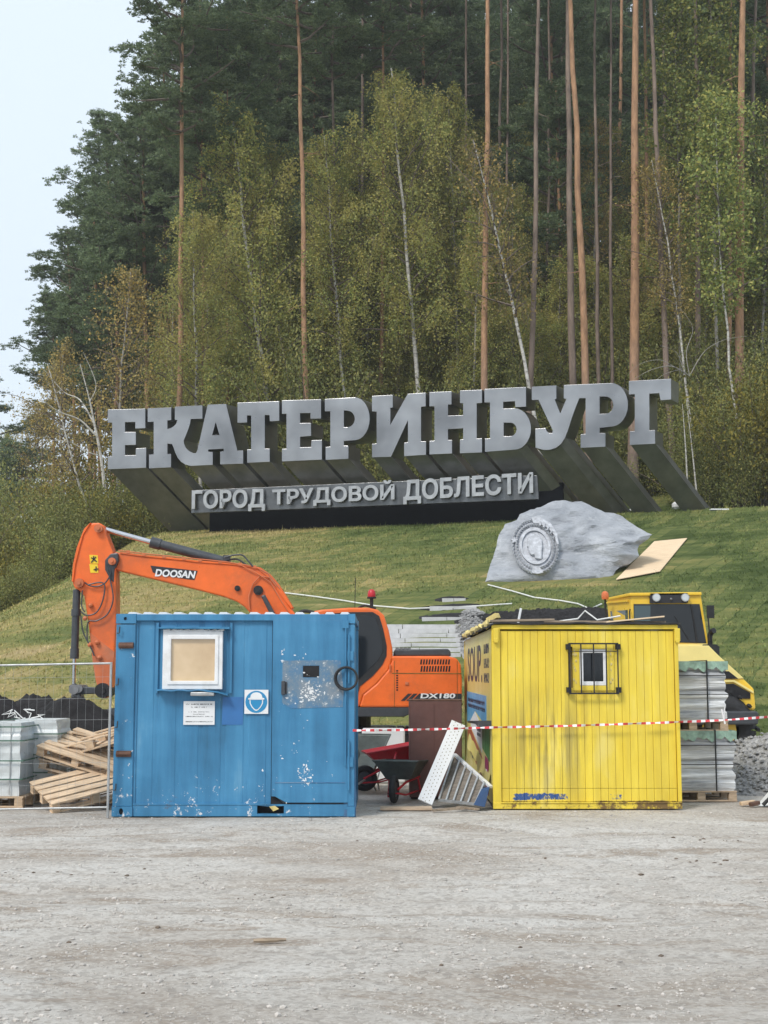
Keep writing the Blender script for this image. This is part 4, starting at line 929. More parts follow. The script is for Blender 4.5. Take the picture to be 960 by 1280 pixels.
# ------------------------------------------------------------------ barrier tape
tp = [Vector(v) for v in (P(441, 913, 16.9), P(500, 912.5, 17.2), P(560, 911, 17.5), P(608, 909.5, 17.80), P(700, 907.5, 17.83), P(780, 905, 17.83), P(848, 902.5, 17.84), P(905, 900, 17.9), P(962, 896, 18.1), P(1010, 893, 18.3))]
def spline(pts, n):
    out = []
    for i in range(len(pts) - 1):
        p0, p1, p2, p3 = pts[max(0, i - 1)], pts[i], pts[i + 1], pts[min(len(pts) - 1, i + 2)]
        for k in range(n):
            t = k / n; out.append(.5 * ((2 * p1) + (-p0 + p2) * t + (2 * p0 - 5 * p1 + 4 * p2 - p3) * t * t + (-p0 + 3 * p1 - 3 * p2 + p3) * t ** 3))
    return out + [pts[-1]]
sp_ = spline(tp, 60); m = MB(); L = 0; vs = []; fs = []; mi = []
for i, p in enumerate(sp_):
    if i: L += (p - sp_[i - 1]).length
    a = L * 11 if p.x < 3.9 else L * 4; w = .0155
    d = Vector((0, .8 * math.sin(a), 0)) + Vector((0, 0, .45 + .55 * abs(math.cos(a))))
    vs += [tuple(p + d * w), tuple(p - d * w)]
    if i: fs.append((2*i-2, 2*i-1, 2*i+1, 2*i)); mi.append(int(L / .06) % 2)
m.v, m.f, m.mi = vs, fs, mi; o = m.build('barrier_tape', ['tape_red', 'tape_white'], None, fixn=False)
so = o.modifiers.new('t', 'SOLIDIFY'); so.thickness = .002; tag(o, 'twisted red and white barrier tape strung across the containers', 'tape')
m = MB(); a = P(905, 900, 17.9); m.bar(a, a + Vector((.02, .02, .17)), .004, .02); m.bar(a, a + Vector((-.03, -.01, .14)), .004, .02); m.bar(a, a + Vector((.01, 0, -.05)), .02, .02); o = m.build('tape_knot', 'tape_white'); tag(o, 'knotted white tape end in front of the wrapped pallets', 'tape')

# ------------------------------------------------------------------ things in the gap
o = thing('brown_cabinet', 'rusty brown sheet steel cabinet between the excavator and the leaning white board', 'cabinet', tuple((P(545, 1003, 19.4)).xy) + (0,))
part('body', 'brown_sheet', o, lambda m: m.box(-.37, .37, 0, .55, .02, 1.36), bevel=.012)
part('seam', 'brown_sheet', o, lambda m: m.box(-.035, -.022, -.008, .0, .04, 1.35))
part('rim', 'rusty_plate', o, lambda m: m.box(-.375, .375, -.005, .555, 1.36, 1.38), bevel=.004)
part('foot', 'iron_black', o, lambda m: m.box(-.35, -.25, .05, .5, 0, .02).box(.25, .35, .05, .5, 0, .02))
m = MB(); a, b = P(531, 1003, 18.1), P(573, 904, 18.7); m.bar(a, b, .20, .035, (0, -1, .2)); wbd = m.build('white_board', 'white_sheet', None, bevel=.004); tag(wbd, 'long white perforated board leaning in front of the brown cabinet', 'board')
m = MB(); d = (b - a); r = d.cross(Vector((0, -1, .2))).normalized(); up = r.cross(d).normalized()
for i in range(46):
    t = (i + .5) / 46
    for s in ((-1, 1) if i % 2 else (0,)):
        c = a + d * t + r * s * .045 + up * .0185; m.bar(c - d.normalized() * .007, c + d.normalized() * .007, .008, .003, up)
m.build('slot_holes', 'dark_ochre', wbd)
# slatted aluminium rack with blue end, toppled against the cabin
rk = thing('slatted_rack', 'toppled aluminium slatted rack with blue end leaning on the yellow cabin', 'rack', (1.0, 18.2, 0)); RL = Vector(rk.location)
A0, A1 = P(549, 1000, 18.15) - RL, P(600, 1006, 17.75) - RL; B0, B1 = P(568, 943, 18.9) - RL, P(611, 982, 17.95) - RL
part('lower_rail', 'galvanised', rk, lambda m: m.bar(A0, A1, .03, .035)); part('upper_rail', 'white_plastic', rk, lambda m: m.bar(B0, B1 + Vector((.03, 0, -.02)), .05, .03))
for i in range(6):
    t = i / 5.6; p, q = A0.lerp(A1, t), B0.lerp(B1, t); q = p.lerp(q, .98)
    part('slat', 'galvanised', rk, lambda m: m.bar(p, q, .022, .045))
    if i < 5:
        t2 = t + .09; p2, q2 = A0.lerp(A1, t2), B0.lerp(B1, t2); part('inner_panel', 'shade_board', rk, lambda m: m.bar(p2 + Vector((0, .05, 0)), p2.lerp(q2, .95) + Vector((0, .05, 0)), .09, .008))
part('end_panel', 'deep_blue', rk, lambda m: m.prism([P(592, 1006, 17.72) - RL, P(606, 1009, 17.72) - RL, P(612, 984, 17.86) - RL, P(602, 986, 17.9) - RL], (.02, .2, .0)), bevel=.004)
m = MB(); m.bar((.62, 17.55, .02), (1.05, 17.75, .035), .05, .03); m.bar((.95, 17.9, .03), (1.2, 17.6, .03), .045, .025); o = m.build('scrap_boards', 'weathered_wood'); tag(o, 'two short scrap boards on the ground below the slatted rack', 'board')
o = MB().box(-.05, .62, 17.75, 18.0, .0, .035).build('sleeper_board', 'old_pallet_wood', None, bevel=.006); tag(o, 'flat dark board lying on the ground between the two containers', 'board')
def barrow(loc, rz, tray_mat, frame_mat, label, tilt=0):
    t = thing('wheelbarrow', label, 'wheelbarrow', loc, rz); t.rotation_euler = (tilt, 0, rz)
    # wheel in front (-y), handles to the back (+y)
    m = MB(); lo = [(-.17, -.22, .30), (.17, -.22, .30), (.19, .32, .30), (-.19, .32, .30)]; hi = [(-.31, -.42, .56), (.31, -.42, .56), (.33, .52, .52), (-.33, .52, .52)]
    th = [(a * .95, b * .95, c + .012) for a, b, c in lo]; ti = [(a * .95, b * .95, c) for a, b, c in hi]
    m.add(lo + hi + th + ti, [(3, 2, 1, 0), (0, 1, 5, 4), (1, 2, 6, 5), (2, 3, 7, 6), (3, 0, 4, 7), (8, 9, 10, 11), (8, 12, 13, 9), (9, 13, 14, 10), (10, 14, 15, 11), (11, 15, 12, 8), (4, 5, 13, 12), (5, 6, 14, 13), (6, 7, 15, 14), (7, 4, 12, 15)])
    m.build('tray', tray_mat, t, bevel=.01)
    part('rim', tray_mat, t, lambda m: m.tube([hi[0], hi[1], hi[2], hi[3], hi[0]], .013, 8, 0, False), smooth=True)
    w = part('wheel', 'dark_grey_metal', t, lambda m: m.cyl((-.03, -.5, .19), (.03, -.5, .19), .10, 20)); 
    m = MB(); m.torus((0, -.5, .19), .145, .045, 'x'); m.build('tyre', 'rubber', w, smooth=True)
    for s in (-1, 1):
        part('handle', frame_mat, t, lambda m: m.tube([(s * .06, -.52, .19), (s * .12, -.25, .27), (s * .22, .3, .31), (s * .27, 1.0, .62)], .016, 8), smooth=True)
        part('leg', frame_mat, t, lambda m: m.tube([(s * .20, .18, .30), (s * .24, .26, .02), (s * .24, .36, .02), (s * .21, .45, .38)], .014, 8), smooth=True)
    part('wheel_guard', frame_mat, t, lambda m: m.tube([(-.2, .18, .12), (-.12, -.3, .1), (-.07, -.56, .14), (.07, -.56, .14), (.12, -.3, .1), (.2, .18, .12)], .012, 8), smooth=True)
    return t
p = P(502, 1000, 18.9); barrow((p.x, 19.2, 0), R(-12), 'barrow_grey', 'barrow_red', 'dark grey wheelbarrow with red legs facing the yard, left of the brown cabinet')
p = P(500, 955, 20.4); b2 = barrow((p.x + .0, 20.5, .13), R(-82), 'barrow_red', 'barrow_red', 'red wheelbarrow standing sideways behind the dark grey one', R(12))
p = P(470, 940, 20.6); b3 = barrow((p.x - .1, 21.3, .12), R(160), 'barrow_grey', 'galvanised', 'grey-green wheelbarrow with pale handles behind the blue container corner', R(-30))
o = MB().box(-.36, .34, 22.3, 22.8, .0, .86).build('white_bin', 'white_sheet', None, bevel=.03); tag(o, 'pale box standing in shade under the excavator tail', 'box')

# ------------------------------------------------------------------ pallets and wrapped stacks
def make_pallet(name, label, loc, w, d, wood='pallet_wood', rot=(0, 0, 0), nb=7, group=None, sd=1):
    random.seed(sd); t = thing(name, label, 'pallet', loc, 0, group); t.rotation_euler = rot
    for i in range(3):
        y = (i - 1) * (d / 2 - .05)
        part('bottom_board', wood, t, lambda m: m.box(-w / 2, w / 2, y - .05, y + .05, 0, .02), bevel=.003)
        for x in (-w / 2 + .06, 0, w / 2 - .06): part('block', wood, t, lambda m: m.box(x - .055, x + .055, y - .048, y + .048, .02, .1), bevel=.004)
    for x in (-w / 2 + .06, 0, w / 2 - .06): part('cross_board', wood, t, lambda m: m.box(x - .05, x + .05, -d / 2, d / 2, .1, .12), bevel=.003)
    for i in range(nb):
        y = -d / 2 + .05 + (d - .1) * i / (nb - 1); ww = random.uniform(.038, .052) if nb > 6 else random.uniform(.055, .075)
        dz = random.uniform(0, .003); a = random.uniform(-.006, .006)
        part('top_board', wood, t, lambda m: m.box(-w / 2 + a, w / 2 + a, y - ww, y + ww, .12 + dz, .142 + dz), bevel=.003)
    return t
def wrapped(name, label, cx, y0, z0, w, d, h, mat, n, seed, skew=.02):
    random.seed(seed); t = thing(name, label, 'pallet load', (cx, y0 + d / 2, z0))
    m = MB(); rows = 22; vs = []; per = []
    for k in range(20): per.append((-w / 2 + w * k / 20, -d / 2))
    for k in range(8): per.append((w / 2, -d / 2 + d * k / 8))
    for k in range(20): per.append((w / 2 - w * k / 20, d / 2))
    for k in range(8): per.append((-w / 2, d / 2 - d * k / 8))
    sh = [(random.uniform(-skew, skew), random.uniform(-skew, skew), random.uniform(-.012, .012)) for _ in range(n)]
    for j in range(rows + 1):
        z = h * j / rows; s = sh[min(n - 1, int(j / rows * n))]; fr = (j / rows * n) % 1; dent = .018 * (1 if fr < .2 or fr > .85 else 0)
        for (x, y) in per:
            k = 1 - dent / w * 2 + s[2]; q = mnoise.noise(Vector((x * 3, y * 3, z * 9 + seed))) * .018
            vs.append((x * k + s[0] + (q if abs(x) > w * .48 else 0), y * k + s[1] + (q if abs(y) > d * .48 else 0), z))
    np_ = len(per)
    m.add(vs, [(j * np_ + i, j * np_ + (i + 1) % np_, (j + 1) * np_ + (i + 1) % np_, (j + 1) * np_ + i) for j in range(rows) for i in range(np_)] + [tuple(range(np_))[::-1], tuple(rows * np_ + i for i in range(np_))])
    m.build('wrapped_load', mat, t, smooth=False); return t
def strap(t, w, d, h, x=None, z=None, mat='iron_black', r=.009):
    if x is not None: part('strap', mat, t, lambda m: m.box(x - r, x + r, -d / 2 - .045, -d / 2 - .03, 0, h + .02).box(x - r, x + r, -d / 2 - .045, d / 2 + .03, h + .02, h + .03))
    if z is not None: part('strap', mat, t, lambda m: m.box(-w / 2 - .02, w / 2 + .03, -d / 2 - .045, -d / 2 - .03, z - r, z + r).box(w / 2 + .03, w / 2 + .045, -d / 2 - .045, d / 2, z - r, z + r))
for k, (z0, cx, lab, lab2) in enumerate(((0, 4.36, 'bottom grey film-wrapped load with green film edge, right of the yellow cabin', 'pallet on the ground under the wrapped loads right of the yellow cabin'),
                                   (.955, 4.27, 'upper grey film-wrapped load with green film edge, right of the yellow cabin', 'pallet between the two stacked film-wrapped loads'))):
    make_pallet('pallet', lab2, (cx, 19.5, z0), .98, 1.0, 'old_pallet_wood', sd=k)
    t = wrapped('wrapped_pavers', lab, cx, 19.0, z0 + .145, .96, .98, .80, 'plastic_wrap', 6, 3 + k)
    m = MB(); vs = []; 
    for i in range(25):
        u = i / 24; z = .80 - .10 - .025 * math.sin(i * 2.1) - .02 * math.sin(i * .9); vs += [(-.5 + 1.0 * u, -.515 - .006 * math.sin(i), z), (-.5 + 1.0 * u, -.515, .815), (-.5 + 1.0 * u, .5, .82)]
    m.add(vs, [q for i in range(24) for q in ((3*i, 3*i+3, 3*i+4, 3*i+1), (3*i+1, 3*i+4, 3*i+5, 3*i+2))]); m.build('film_edge', 'green_film', t)
    strap(t, .98, .98, .8, x=.20); strap(t, .98, .98, .8, z=.62, r=.006); strap(t, .98, .98, .8, z=.36, r=.005)
# white-wrapped stack at the far left
make_pallet('pallet', 'pallet under the white-wrapped paver stack at the left edge', (-5.32, 18.6, 0), 1.2, 1.0, sd=7)
t = wrapped('wrapped_pavers', 'white-wrapped paver stack with green straps at the left edge behind the mesh fence', -5.34, 18.15, .145, 1.12, .9, .95, 'white_wrap', 1, 9, .004)
for x in (-.42, -.1, .24): strap(t, 1.12, .9, .95, x=x, mat='green_strap', r=.008)
for z in (.22, .46, .72, .90): strap(t, 1.12, .9, .95, z=z, mat='green_strap', r=.008)
for x in (.12, .42): part('wrap_seam', 'galvanised', t, lambda m: m.box(x, x + .012, -.462, -.452, .02, .94))
t = wrapped('wrapped_pavers', 'second white-wrapped stack standing right behind the first at the left edge', -4.78, 18.85, .145, .62, .8, .97, 'white_wrap', 1, 19, .004)
for z in (.26, .5, .78): strap(t, .62, .8, .97, z=z, mat='green_strap', r=.007)
make_pallet('pallet', 'pallet under the second white-wrapped stack at the left', (-4.80, 19.25, 0), .66, .8, sd=8, nb=5)
# tumbled wooden pallets
lowrot = tuple((Matrix.Rotation(R(20), 3, 'X') @ Matrix.Rotation(R(34), 3, 'Z')).to_euler())
make_pallet('pallet', 'lowest tumbled wooden pallet tilted towards the yard, left of the blue container', (-3.92, 18.15, .20), 1.2, .8, rot=lowrot, nb=5, sd=21)
make_pallet('pallet', 'second tumbled wooden pallet, lying slanted above the lowest one', (-3.98, 19.0, .42), 1.2, 1.0, rot=(R(8), R(12), R(-12)), nb=6, sd=22, wood='old_pallet_wood')
make_pallet('pallet', 'third tumbled wooden pallet, its edge showing three blocks', (-3.98, 18.9, .60), 1.2, 1.0, rot=(R(12), R(15), R(-16)), nb=6, sd=23)
make_pallet('pallet', 'topmost tumbled wooden pallet, upside down with its blocks showing', (-3.90, 19.0, .93), 1.2, .9, rot=(R(190), R(-15), R(-14)), nb=6, sd=24)
for k, (a, b, lab) in enumerate((((-4.55, 18.7, .42), (-3.5, 18.9, .25), 'loose board slanting between the tumbled pallets'), ((-4.35, 19.2, .93), (-3.45, 19.3, .74), 'loose board on top of the tumbled pallets'))):
    o = MB().bar(a, b, .1, .022).build('loose_board', 'pallet_wood', None, bevel=.003); tag(o, lab, 'board')
random.seed(17); m = MB()
for k in range(16):
    p = Vector((random.uniform(-4.6, -3.5), random.uniform(18.2, 19.2), random.uniform(.0, .06))); a = random.uniform(-.5, .5)
    m.bar(p, p + Vector((.3 * math.cos(a), .3 * math.sin(a), random.uniform(-.0, .1))), .05, .018)
o = m.build('wood_scraps', 'old_pallet_wood'); tag(o, 'splintered wood scraps under the tumbled pallets', None, kind='stuff')
m = MB(); random.seed(5); g = []
for k in range(6):
    pts = [Vector((-5.3 + .09 * k + random.uniform(-.1, .1), 19.4, 1.10 + random.uniform(0, .15))) for _ in range(5)]; m.tube(pts, .009, 6)
o = m.build('net_bundle', 'white_cord'); tag(o, 'tangled bundle of white and green netting on the stack at the left edge', 'net')

# ------------------------------------------------------------------ mesh fence panel at the left
fp = thing('mesh_fence', 'thin galvanised wire mesh fence panel left of the blue container', 'fence', (-3.36, 16.85, 0))
fw = 3.5
part('post', 'galvanised', fp, lambda m: m.cyl((0, 0, 0), (0, 0, 1.88), .016, 12), smooth=True)
part('post', 'galvanised', fp, lambda m: m.cyl((-fw, 0, 0), (-fw, 0, 1.84), .02, 12), smooth=True)
part('rail', 'galvanised', fp, lambda m: m.cyl((-fw, 0, 1.80), (0, 0, 1.865), .013, 12), smooth=True)
part('rail', 'galvanised', fp, lambda m: m.cyl((-fw, 0, .06), (0, 0, .125), .012, 12), smooth=True)
m = MB()
for i in range(1, 34): m.cyl((-i * .1, .004, .1), (-i * .1, .004, 1.83 - i * .0018), .0009, 4)
for j in range(1, 7): m.cyl((-fw, -.002, .1 + j * .26), (0, -.002, .14 + j * .26), .0013, 4)
o = m.build('wire_mesh', 'galvanised', fp); o['kind'] = 'stuff'
# debris at the right edge
o = MB().prism([(0, 0), (.12, .02), (.34, .26), (.6, .34), (.9, .3), (.9, 0)], (0, .5, 0), lambda p: Vector((4.98 + p[0], 18.3, p[1]))).build('white_sack', 'white_sheet', None, bevel=.05); tag(o, 'white sack slumped at the foot of the grey stone heap at the right edge', 'sack')
o = MB().tube([(5.0, 18.28, .02), (5.12, 18.27, .14), (5.4, 18.26, .33), (5.7, 18.26, .40)], .025, 6).tube([(5.1, 18.25, .02), (5.5, 18.25, .03)], .03, 6).build('black_strap', 'rubber'); tag(o, 'black strap lying over the white sack at the right edge', 'strap')
random.seed(40)
for k, (x, w, lab) in enumerate(((4.72, .2, 'short split board on the ground before the stone heap'), (4.82, .13, 'smaller reddish wood chunk beside the white sack'))):
    o = MB().bar((x, 18.35 - k * .12, .03), (x + w, 18.4 - k * .1, .05), .07, .05).build('wood_scrap', 'pallet_wood' if k == 0 else 'rusty_plate', None, bevel=.01); tag(o, lab, 'wood')
# ------------------------------------------------------------------ orange crawler excavator, side on, 24 m away
ex = thing('excavator', 'orange crawler excavator with raised boom and lettering, behind the blue container', 'excavator', (P(470, 966, 24.2).x, 24.2, 0)); XL = Vector(ex.location)
def pl(px, py, Y): return P(px, py, Y) - XL
def plate(name, mat, pts, Y, th, par=ex, bevel=.02, holes=(), **k):
    m = MB(); m.prism(pts, (0, th, 0), lambda p: pl(p[0], p[1], Y), holes); return m.build(name, mat, par, bevel=bevel, **k)
BY = 24.0
boom = plate('boom', 'orange_paint', [(135,703),(138,694),(145,690),(180,695),(213,698),(247,702),(290,705),(313,708),(325,711),(336,719),(346,731),(354,744),(362,758),(372,772),(392,798),(412,826),(414,842),(402,850),(388,846),(360,818),(335,790),(315,769),(306,759),(296,752),(280,746),(246,737),(213,729),(180,721),(150,714),(138,710)], BY, .38, bevel=.025)
plate('top_flange', 'orange_paint', [(150,689.5),(180,693.5),(213,696.5),(247,700.5),(290,703.5),(313,706.5),(326,709.5),(338,718),(348,730),(357,744),(366,759),(364,761),(352,745),(343,732),(333,720),(323,712),(312,709),(290,706),(247,703),(213,699),(180,696),(150,692)], BY - .02, .42, boom, .004)
text('lettering', 'DOOSAN', 'white_sheet', boom, pl(193.5, 720.5, BY - .012), Vector((1, 0, -.055)), Vector((.2, 0, 1)), .70, .135, .004, .035)
plate('name_badge', 'print_black', [(188,707),(247,713.5),(243,725),(234,724),(200,718.5),(191,715.5)], BY - .006, .01, boom, 0)
for (x, y, r) in ((323, 738, .085), (297, 735.5, .05)): m = MB(); q = pl(x, y, BY); m.cyl(q + Vector((0, -.05, 0)), q, r, 16); m.cyl(q + Vector((0, -.07, 0)), q, r * .5, 12); m.build('pivot_pin', 'iron_black', boom, smooth=True)
plate('boom_cylinder', 'dark_grey_metal', [(326,745),(331,743),(380,835),(372,838)], BY - .18, .12, ex, .02)
m = MB(); m.tube([pl(x, y, BY - .03) for x, y in ((312,762),(311,745),(316,730),(325,720),(337,722),(345,733))], .012, 6); m.tube([pl(x, y, BY - .04) for x, y in ((300,706),(320,716),(338,728),(352,752),(360,764))], .01, 6); m.build('boom_line', 'orange_dusty', boom, smooth=True)
m = MB()
for x, y in ((160,690),(180,693.5),(205,696),(230,698.5),(250,700.5),(275,703),(300,705.5),(318,709)): q = pl(x, y, BY - .03); m.box(q.x - .03, q.x + .03, q.y, q.y + .03, q.z - .02, q.z + .03)
m.tube([pl(x, y, BY - .02) for x, y in ((148,688),(180,692),(230,697),(280,702),(318,708),(335,717),(350,736))], .012, 6); m.build('pipe_run', 'orange_dusty', boom)
# arm
AY = 23.92
arm = plate('arm', 'orange_paint', [(105,664),(110,657),(116,653.5),(124,653.5),(130,657),(132,667),(136,677),(141,690),(144,702),(145,735),(145,780),(142,830),(138,858),(134,872),(128,872),(121,852),(117,830),(113,800),(109,770),(105,745),(99,738),(93,735),(90.5,728),(93,705),(98,685)], AY, .40, bevel=.025)
plate('arm_flange', 'orange_paint', [(105,661),(113,653),(111,657),(104,668),(99,686),(94,706),(91.5,727),(89.5,727),(91,706),(96,684)], AY - .03, .46, arm, .006)
plate('dirt_band', 'orange_dusty', [(112,790),(143,815),(138,858),(134,873),(128,873),(120,852),(116,828)], AY - .006, .01, arm, 0)
plate('worn_guard', 'dark_grey_metal', [(131,700),(138,692),(147,691),(148,700),(143,712),(142,728),(138,725),(131,712)], AY - .02, .44, arm, .02)
for (x, y, r) in ((141,702,.065),(124,661,.075),(100,729,.08),(129,863,.13)): m = MB(); q = pl(x, y, AY); m.cyl(q + Vector((0, -.09, 0)), q + Vector((0, .5, 0)), r, 20); m.cyl(q + Vector((0, -.12, 0)), q, r * .45, 12); m.build('pivot_pin', 'orange_dusty' if y < 800 else 'iron_black', arm, smooth=True)
for nm, yy0 in (('warning_decal', 693.5), ('warning_decal', 705)): plate(nm, 'warning_yellow', [(111.5,yy0),(122,yy0+.5),(123,yy0+11),(113,yy0+11)], AY - .008, .01, arm, 0)
m = MB(); 
for (x, y, x2, y2) in ((114,697,121,702),(120,696,114,703),(117,695,117,699),(117,712,123,711),(120,708,120,714)): m.bar(pl(x, y, AY - .014), pl(x2, y2, AY - .014), .012, .018)
m.build('decal_figure', 'print_black', arm)
m = MB()
for pts in ([(106,728),(112,732),(122,733),(132,728),(138,716),(133,705)], [(133,706),(140,735),(141,752),(134,768),(121,776),(110,778),(109,800)], [(110,731),(125,728),(131,733),(128,752),(120,766),(108,769),(101,764)], [(101,770),(104,790),(112,806),(118,820)], [(103,738),(102,757),(106,765)]):
    m.tube(spline([pl(x, y, AY - .06) for x, y in pts], 5), .013, 6)
m.build('hydraulic_hose', 'dark_grey_metal', arm, smooth=True)
m = MB()
for x, y in ((122,803),(125,822),(114,757),(107,773),(113,806)): q = pl(x, y, AY); m.ball((q.x, q.y - .04, q.z), .045, 8); 
m.build('bolt_boss', 'orange_dusty', arm, smooth=True)
# cylinders
def cylinder(name, a, b, c, rr, rb, Y):
    t = MB().cyl(pl(*b, Y), pl(*c, Y), rb, 18).build(name, 'dark_grey_metal', ex, smooth=True)
    m = MB(); m.cyl(pl(*a, Y), pl(*b, Y), rr, 14); m.build('rod', 'chrome', t, smooth=True)
    m = MB(); d = (pl(*c, Y) - pl(*b, Y)).normalized(); m.cyl(pl(*b, Y) - d * .02, pl(*b, Y) + d * .16, rb * 1.18, 18); m.build('gland', 'dark_grey_metal', t, smooth=True)
    return t
t = cylinder('arm_cylinder', (128, 661), (190, 678), (281, 702), .048, .085, AY + .2)
m = MB(); q = pl(282, 701, AY + .1); m.box(q.x - .05, q.x + .06, q.y, q.y + .25, q.z - .12, q.z + .1); m.tube(spline([pl(x, y, AY + .05) for x, y in ((280,697),(292,694),(303,694),(310,701),(316,708))], 5), .016, 6); m.tube(spline([pl(x, y, AY + .1) for x, y in ((284,700),(296,699),(305,704),(311,710))], 5), .018, 6); m.build('clevis', 'dark_grey_metal', t)
t = cylinder('bucket_cylinder', (92, 860), (93, 822), (96, 737), .032, .066, AY + .1)
m = MB(); q = pl(95, 770, AY + .1); m.cyl(q, q + Vector((0, 0, .12)), .085, 16); m.build('band', 'dark_grey_metal', t, smooth=True)
lk = plate('link', 'dark_grey_metal', [(86,857),(93,854),(100,858),(130,860),(130,867),(100,868),(92,868),(86,865)], AY - .05, .08, ex, .015)
m = MB(); q = pl(92, 862, AY - .12); m.cyl(q, q + Vector((0, .6, 0)), .085, 16); q = pl(98, 861, AY - .1); m.cyl(q, q + Vector((0, .5, 0)), .07, 16); m.build('link_pin', 'grey_metal', lk, smooth=True)
plate('push_link', 'grey_metal', [(88,868),(100,866),(104,884),(112,905),(100,910),(93,890)], AY, .3, ex, .02)
m = MB()                                                       # bucket
bp = [(100,905),(118,890),(140,885),(150,898),(153,920),(146,940),(130,950),(108,950),(112,944),(130,940),(141,930),(144,915),(138,900),(122,900),(106,912)]
m.prism(bp, (0, 1.0, 0), lambda p: pl(p[0], p[1], AY - .3)); m.prism([(100,905),(118,890),(140,885),(150,898),(153,920),(146,940),(130,950),(108,950)], (0, .03, 0), lambda p: pl(p[0], p[1], AY - .31)); m.prism([(100,905),(118,890),(140,885),(150,898),(153,920),(146,940),(130,950),(108,950)], (0, .03, 0), lambda p: pl(p[0], p[1], AY + .69))
bk = m.build('bucket', 'dark_grey_metal', ex, bevel=.01)
for k in range(5): q = pl(106, 950, AY - .25 + k * .22); m = MB(); m.add([q + Vector(v) for v in ((-.14, .04, -.01), (0, 0, .03), (0, .1, .03), (0, .1, -.03), (0, 0, -.03))], [(0, 2, 1), (0, 4, 3), (0, 1, 4), (0, 3, 2), (1, 2, 3, 4)]); m.build('tooth', 'grey_metal', bk)
# house
CY = 23.05
plate('rear_body', 'orange_paint', [(487,820),(560,820),(571,823),(576,831),(577.5,850),(577.5,884),(449,884),(454,868),(471,854),(486,836),(490,826)], CY, 2.4, ex, .03)
m = MB()
for row, (ya, yb, xa, xb) in enumerate(((824.2, 830.6, 525, 561.5), (832.4, 839.6, 525.5, 562))):
    for k in range(11):
        x = xa + (xb - xa) * k / 10.5; m.prism([(x, yb), (x + .9, ya), (x + 2.9, ya), (x + 2.1, yb)], (0, .004, 0), lambda p: pl(p[0], p[1], CY - .003))
m.build('vent_slots', 'dark_void', ex)
m = MB()
for k in range(9): q = pl(496.6, 838.5 + k * 3.0, CY - .003); m.box(q.x - .018, q.x + .014, q.y, q.y + .004, q.z - .012, q.z + .012)
m.build('vent_holes', 'dark_void', ex)
m = MB(); m.bar(pl(490, 841.6, CY - .002), pl(577, 842, CY - .002), .008, .012); m.bar(pl(493, 826, CY - .002), pl(493, 884, CY - .002), .012, .006); m.bar(pl(571.5, 826, CY - .002), pl(571.5, 884, CY - .002), .012, .006); m.build('panel_gap', 'dark_ochre', ex)
m = MB(); m.box(*[v for ax in zip(pl(486, 838, CY - .03), pl(488, 832, CY)) for v in ax]) if False else None
q = pl(487.5, 835, CY); m.box(q.x - .012, q.x + .012, q.y - .03, q.y, q.z - .06, q.z + .06); q = pl(508.5, 854, CY); m.box(q.x - .03, q.x + .03, q.y - .02, q.y, q.z - .03, q.z + .02); m.build('latch', 'orange_dusty', ex, bevel=.005)
plate('engine_cover', 'dark_grey_metal', [(492,820),(493,812),(560,811),(563,814),(564,820)], CY + .1, 1.9, ex, .02)
m = MB()
for k in range(4): q = pl(495 + k * 5, 813, CY + .12); m.box(q.x, q.x + .05, q.y, q.y + 1.6, q.z, q.z + .05)
m.build('cover_rib', 'grey_metal', ex)
plate('side_stripe', 'print_black', [(501,876),(510,867),(515,867),(506,876)], CY - .006, .01, ex, 0); plate('side_stripe', 'print_black', [(508,876),(517,867),(522,867),(513,876)], CY - .006, .01, ex, 0)
plate('side_stripe', 'print_black', [(515,876),(524,867),(577,867),(577,876)], CY - .006, .01, ex, 0)
text('lettering', 'DX180', 'white_sheet', ex, pl(525.5, 873.0, CY - .012), Vector((1, 0, 0)), Vector((.15, 0, 1)), .58, .085, .004, .03)
plate('base_frame', 'dark_grey_metal', [(395,884),(577.5,884),(577.5,893),(512,893),(505,896),(400,896)], CY + .02, 2.35, ex, .015)
# cab with big dark side window
cab = plate('cab', 'orange_paint', [(392,764),(402,762),(436,759.5),(460,759.5),(472,762),(480,769),(486,788),(490.5,810),(491,822),(486,838),(471,855),(454,869),(449,884),(392,884)], CY, .95, ex, .03)
plate('window_seal', 'rubber', [(398,768),(440,765),(466,765),(474,770),(479,786),(483.5,808),(483,820),(478,831),(466,845),(450,858),(446,872),(398,872)], CY - .012, .02, cab, .004)
plate('side_window', 'dark_glass', [(400,772),(440,769),(464,769.5),(470,773),(475,788),(478.5,806),(478,816),(472,826),(460,838),(447,850),(440,866),(400,866)], CY - .018, .02, cab, .002)
plate('far_cab_wall', 'orange_paint', [(392,764),(402,762),(436,759.5),(460,759.5),(472,762),(480,769),(486,788),(490.5,810),(491,822)], CY + 2.3, .06, ex, .01) if False else None
m = MB(); q = pl(464.5, 757, CY + .5); m.cyl(q + Vector((0, 0, -.05)), q + Vector((0, 0, .12)), .03, 12); m.cyl(q + Vector((0, 0, .12)), q + Vector((0, 0, .15)), .08, 14); b_ = m.build('beacon', 'iron_black', ex, smooth=True); m = MB(); m.tube([q + Vector((0, 0, .15)), q + Vector((0, 0, .19)), q + Vector((0, 0, .25)), q + Vector((0, 0, .28))], [.065, .07, .06, .03], 14); m.build('beacon_lens', 'barrow_red', b_, smooth=True)
m = MB(); q = pl(443.5, 762, CY + .3); m.cyl(q, q + Vector((.01, 0, .55)), .006, 6); m.build('antenna', 'iron_black', ex)
m = MB(); m.tube(spline([pl(x, y, CY + .6) for x, y in ((370,770),(378,764),(390,765),(397,768))], 4), .03, 8); m.tube(spline([pl(x, y, CY + .5) for x, y in ((448,760),(455,757),(462,758),(470,761))], 4), .02, 8); m.build('hose_bundle', 'rubber', ex, smooth=True)
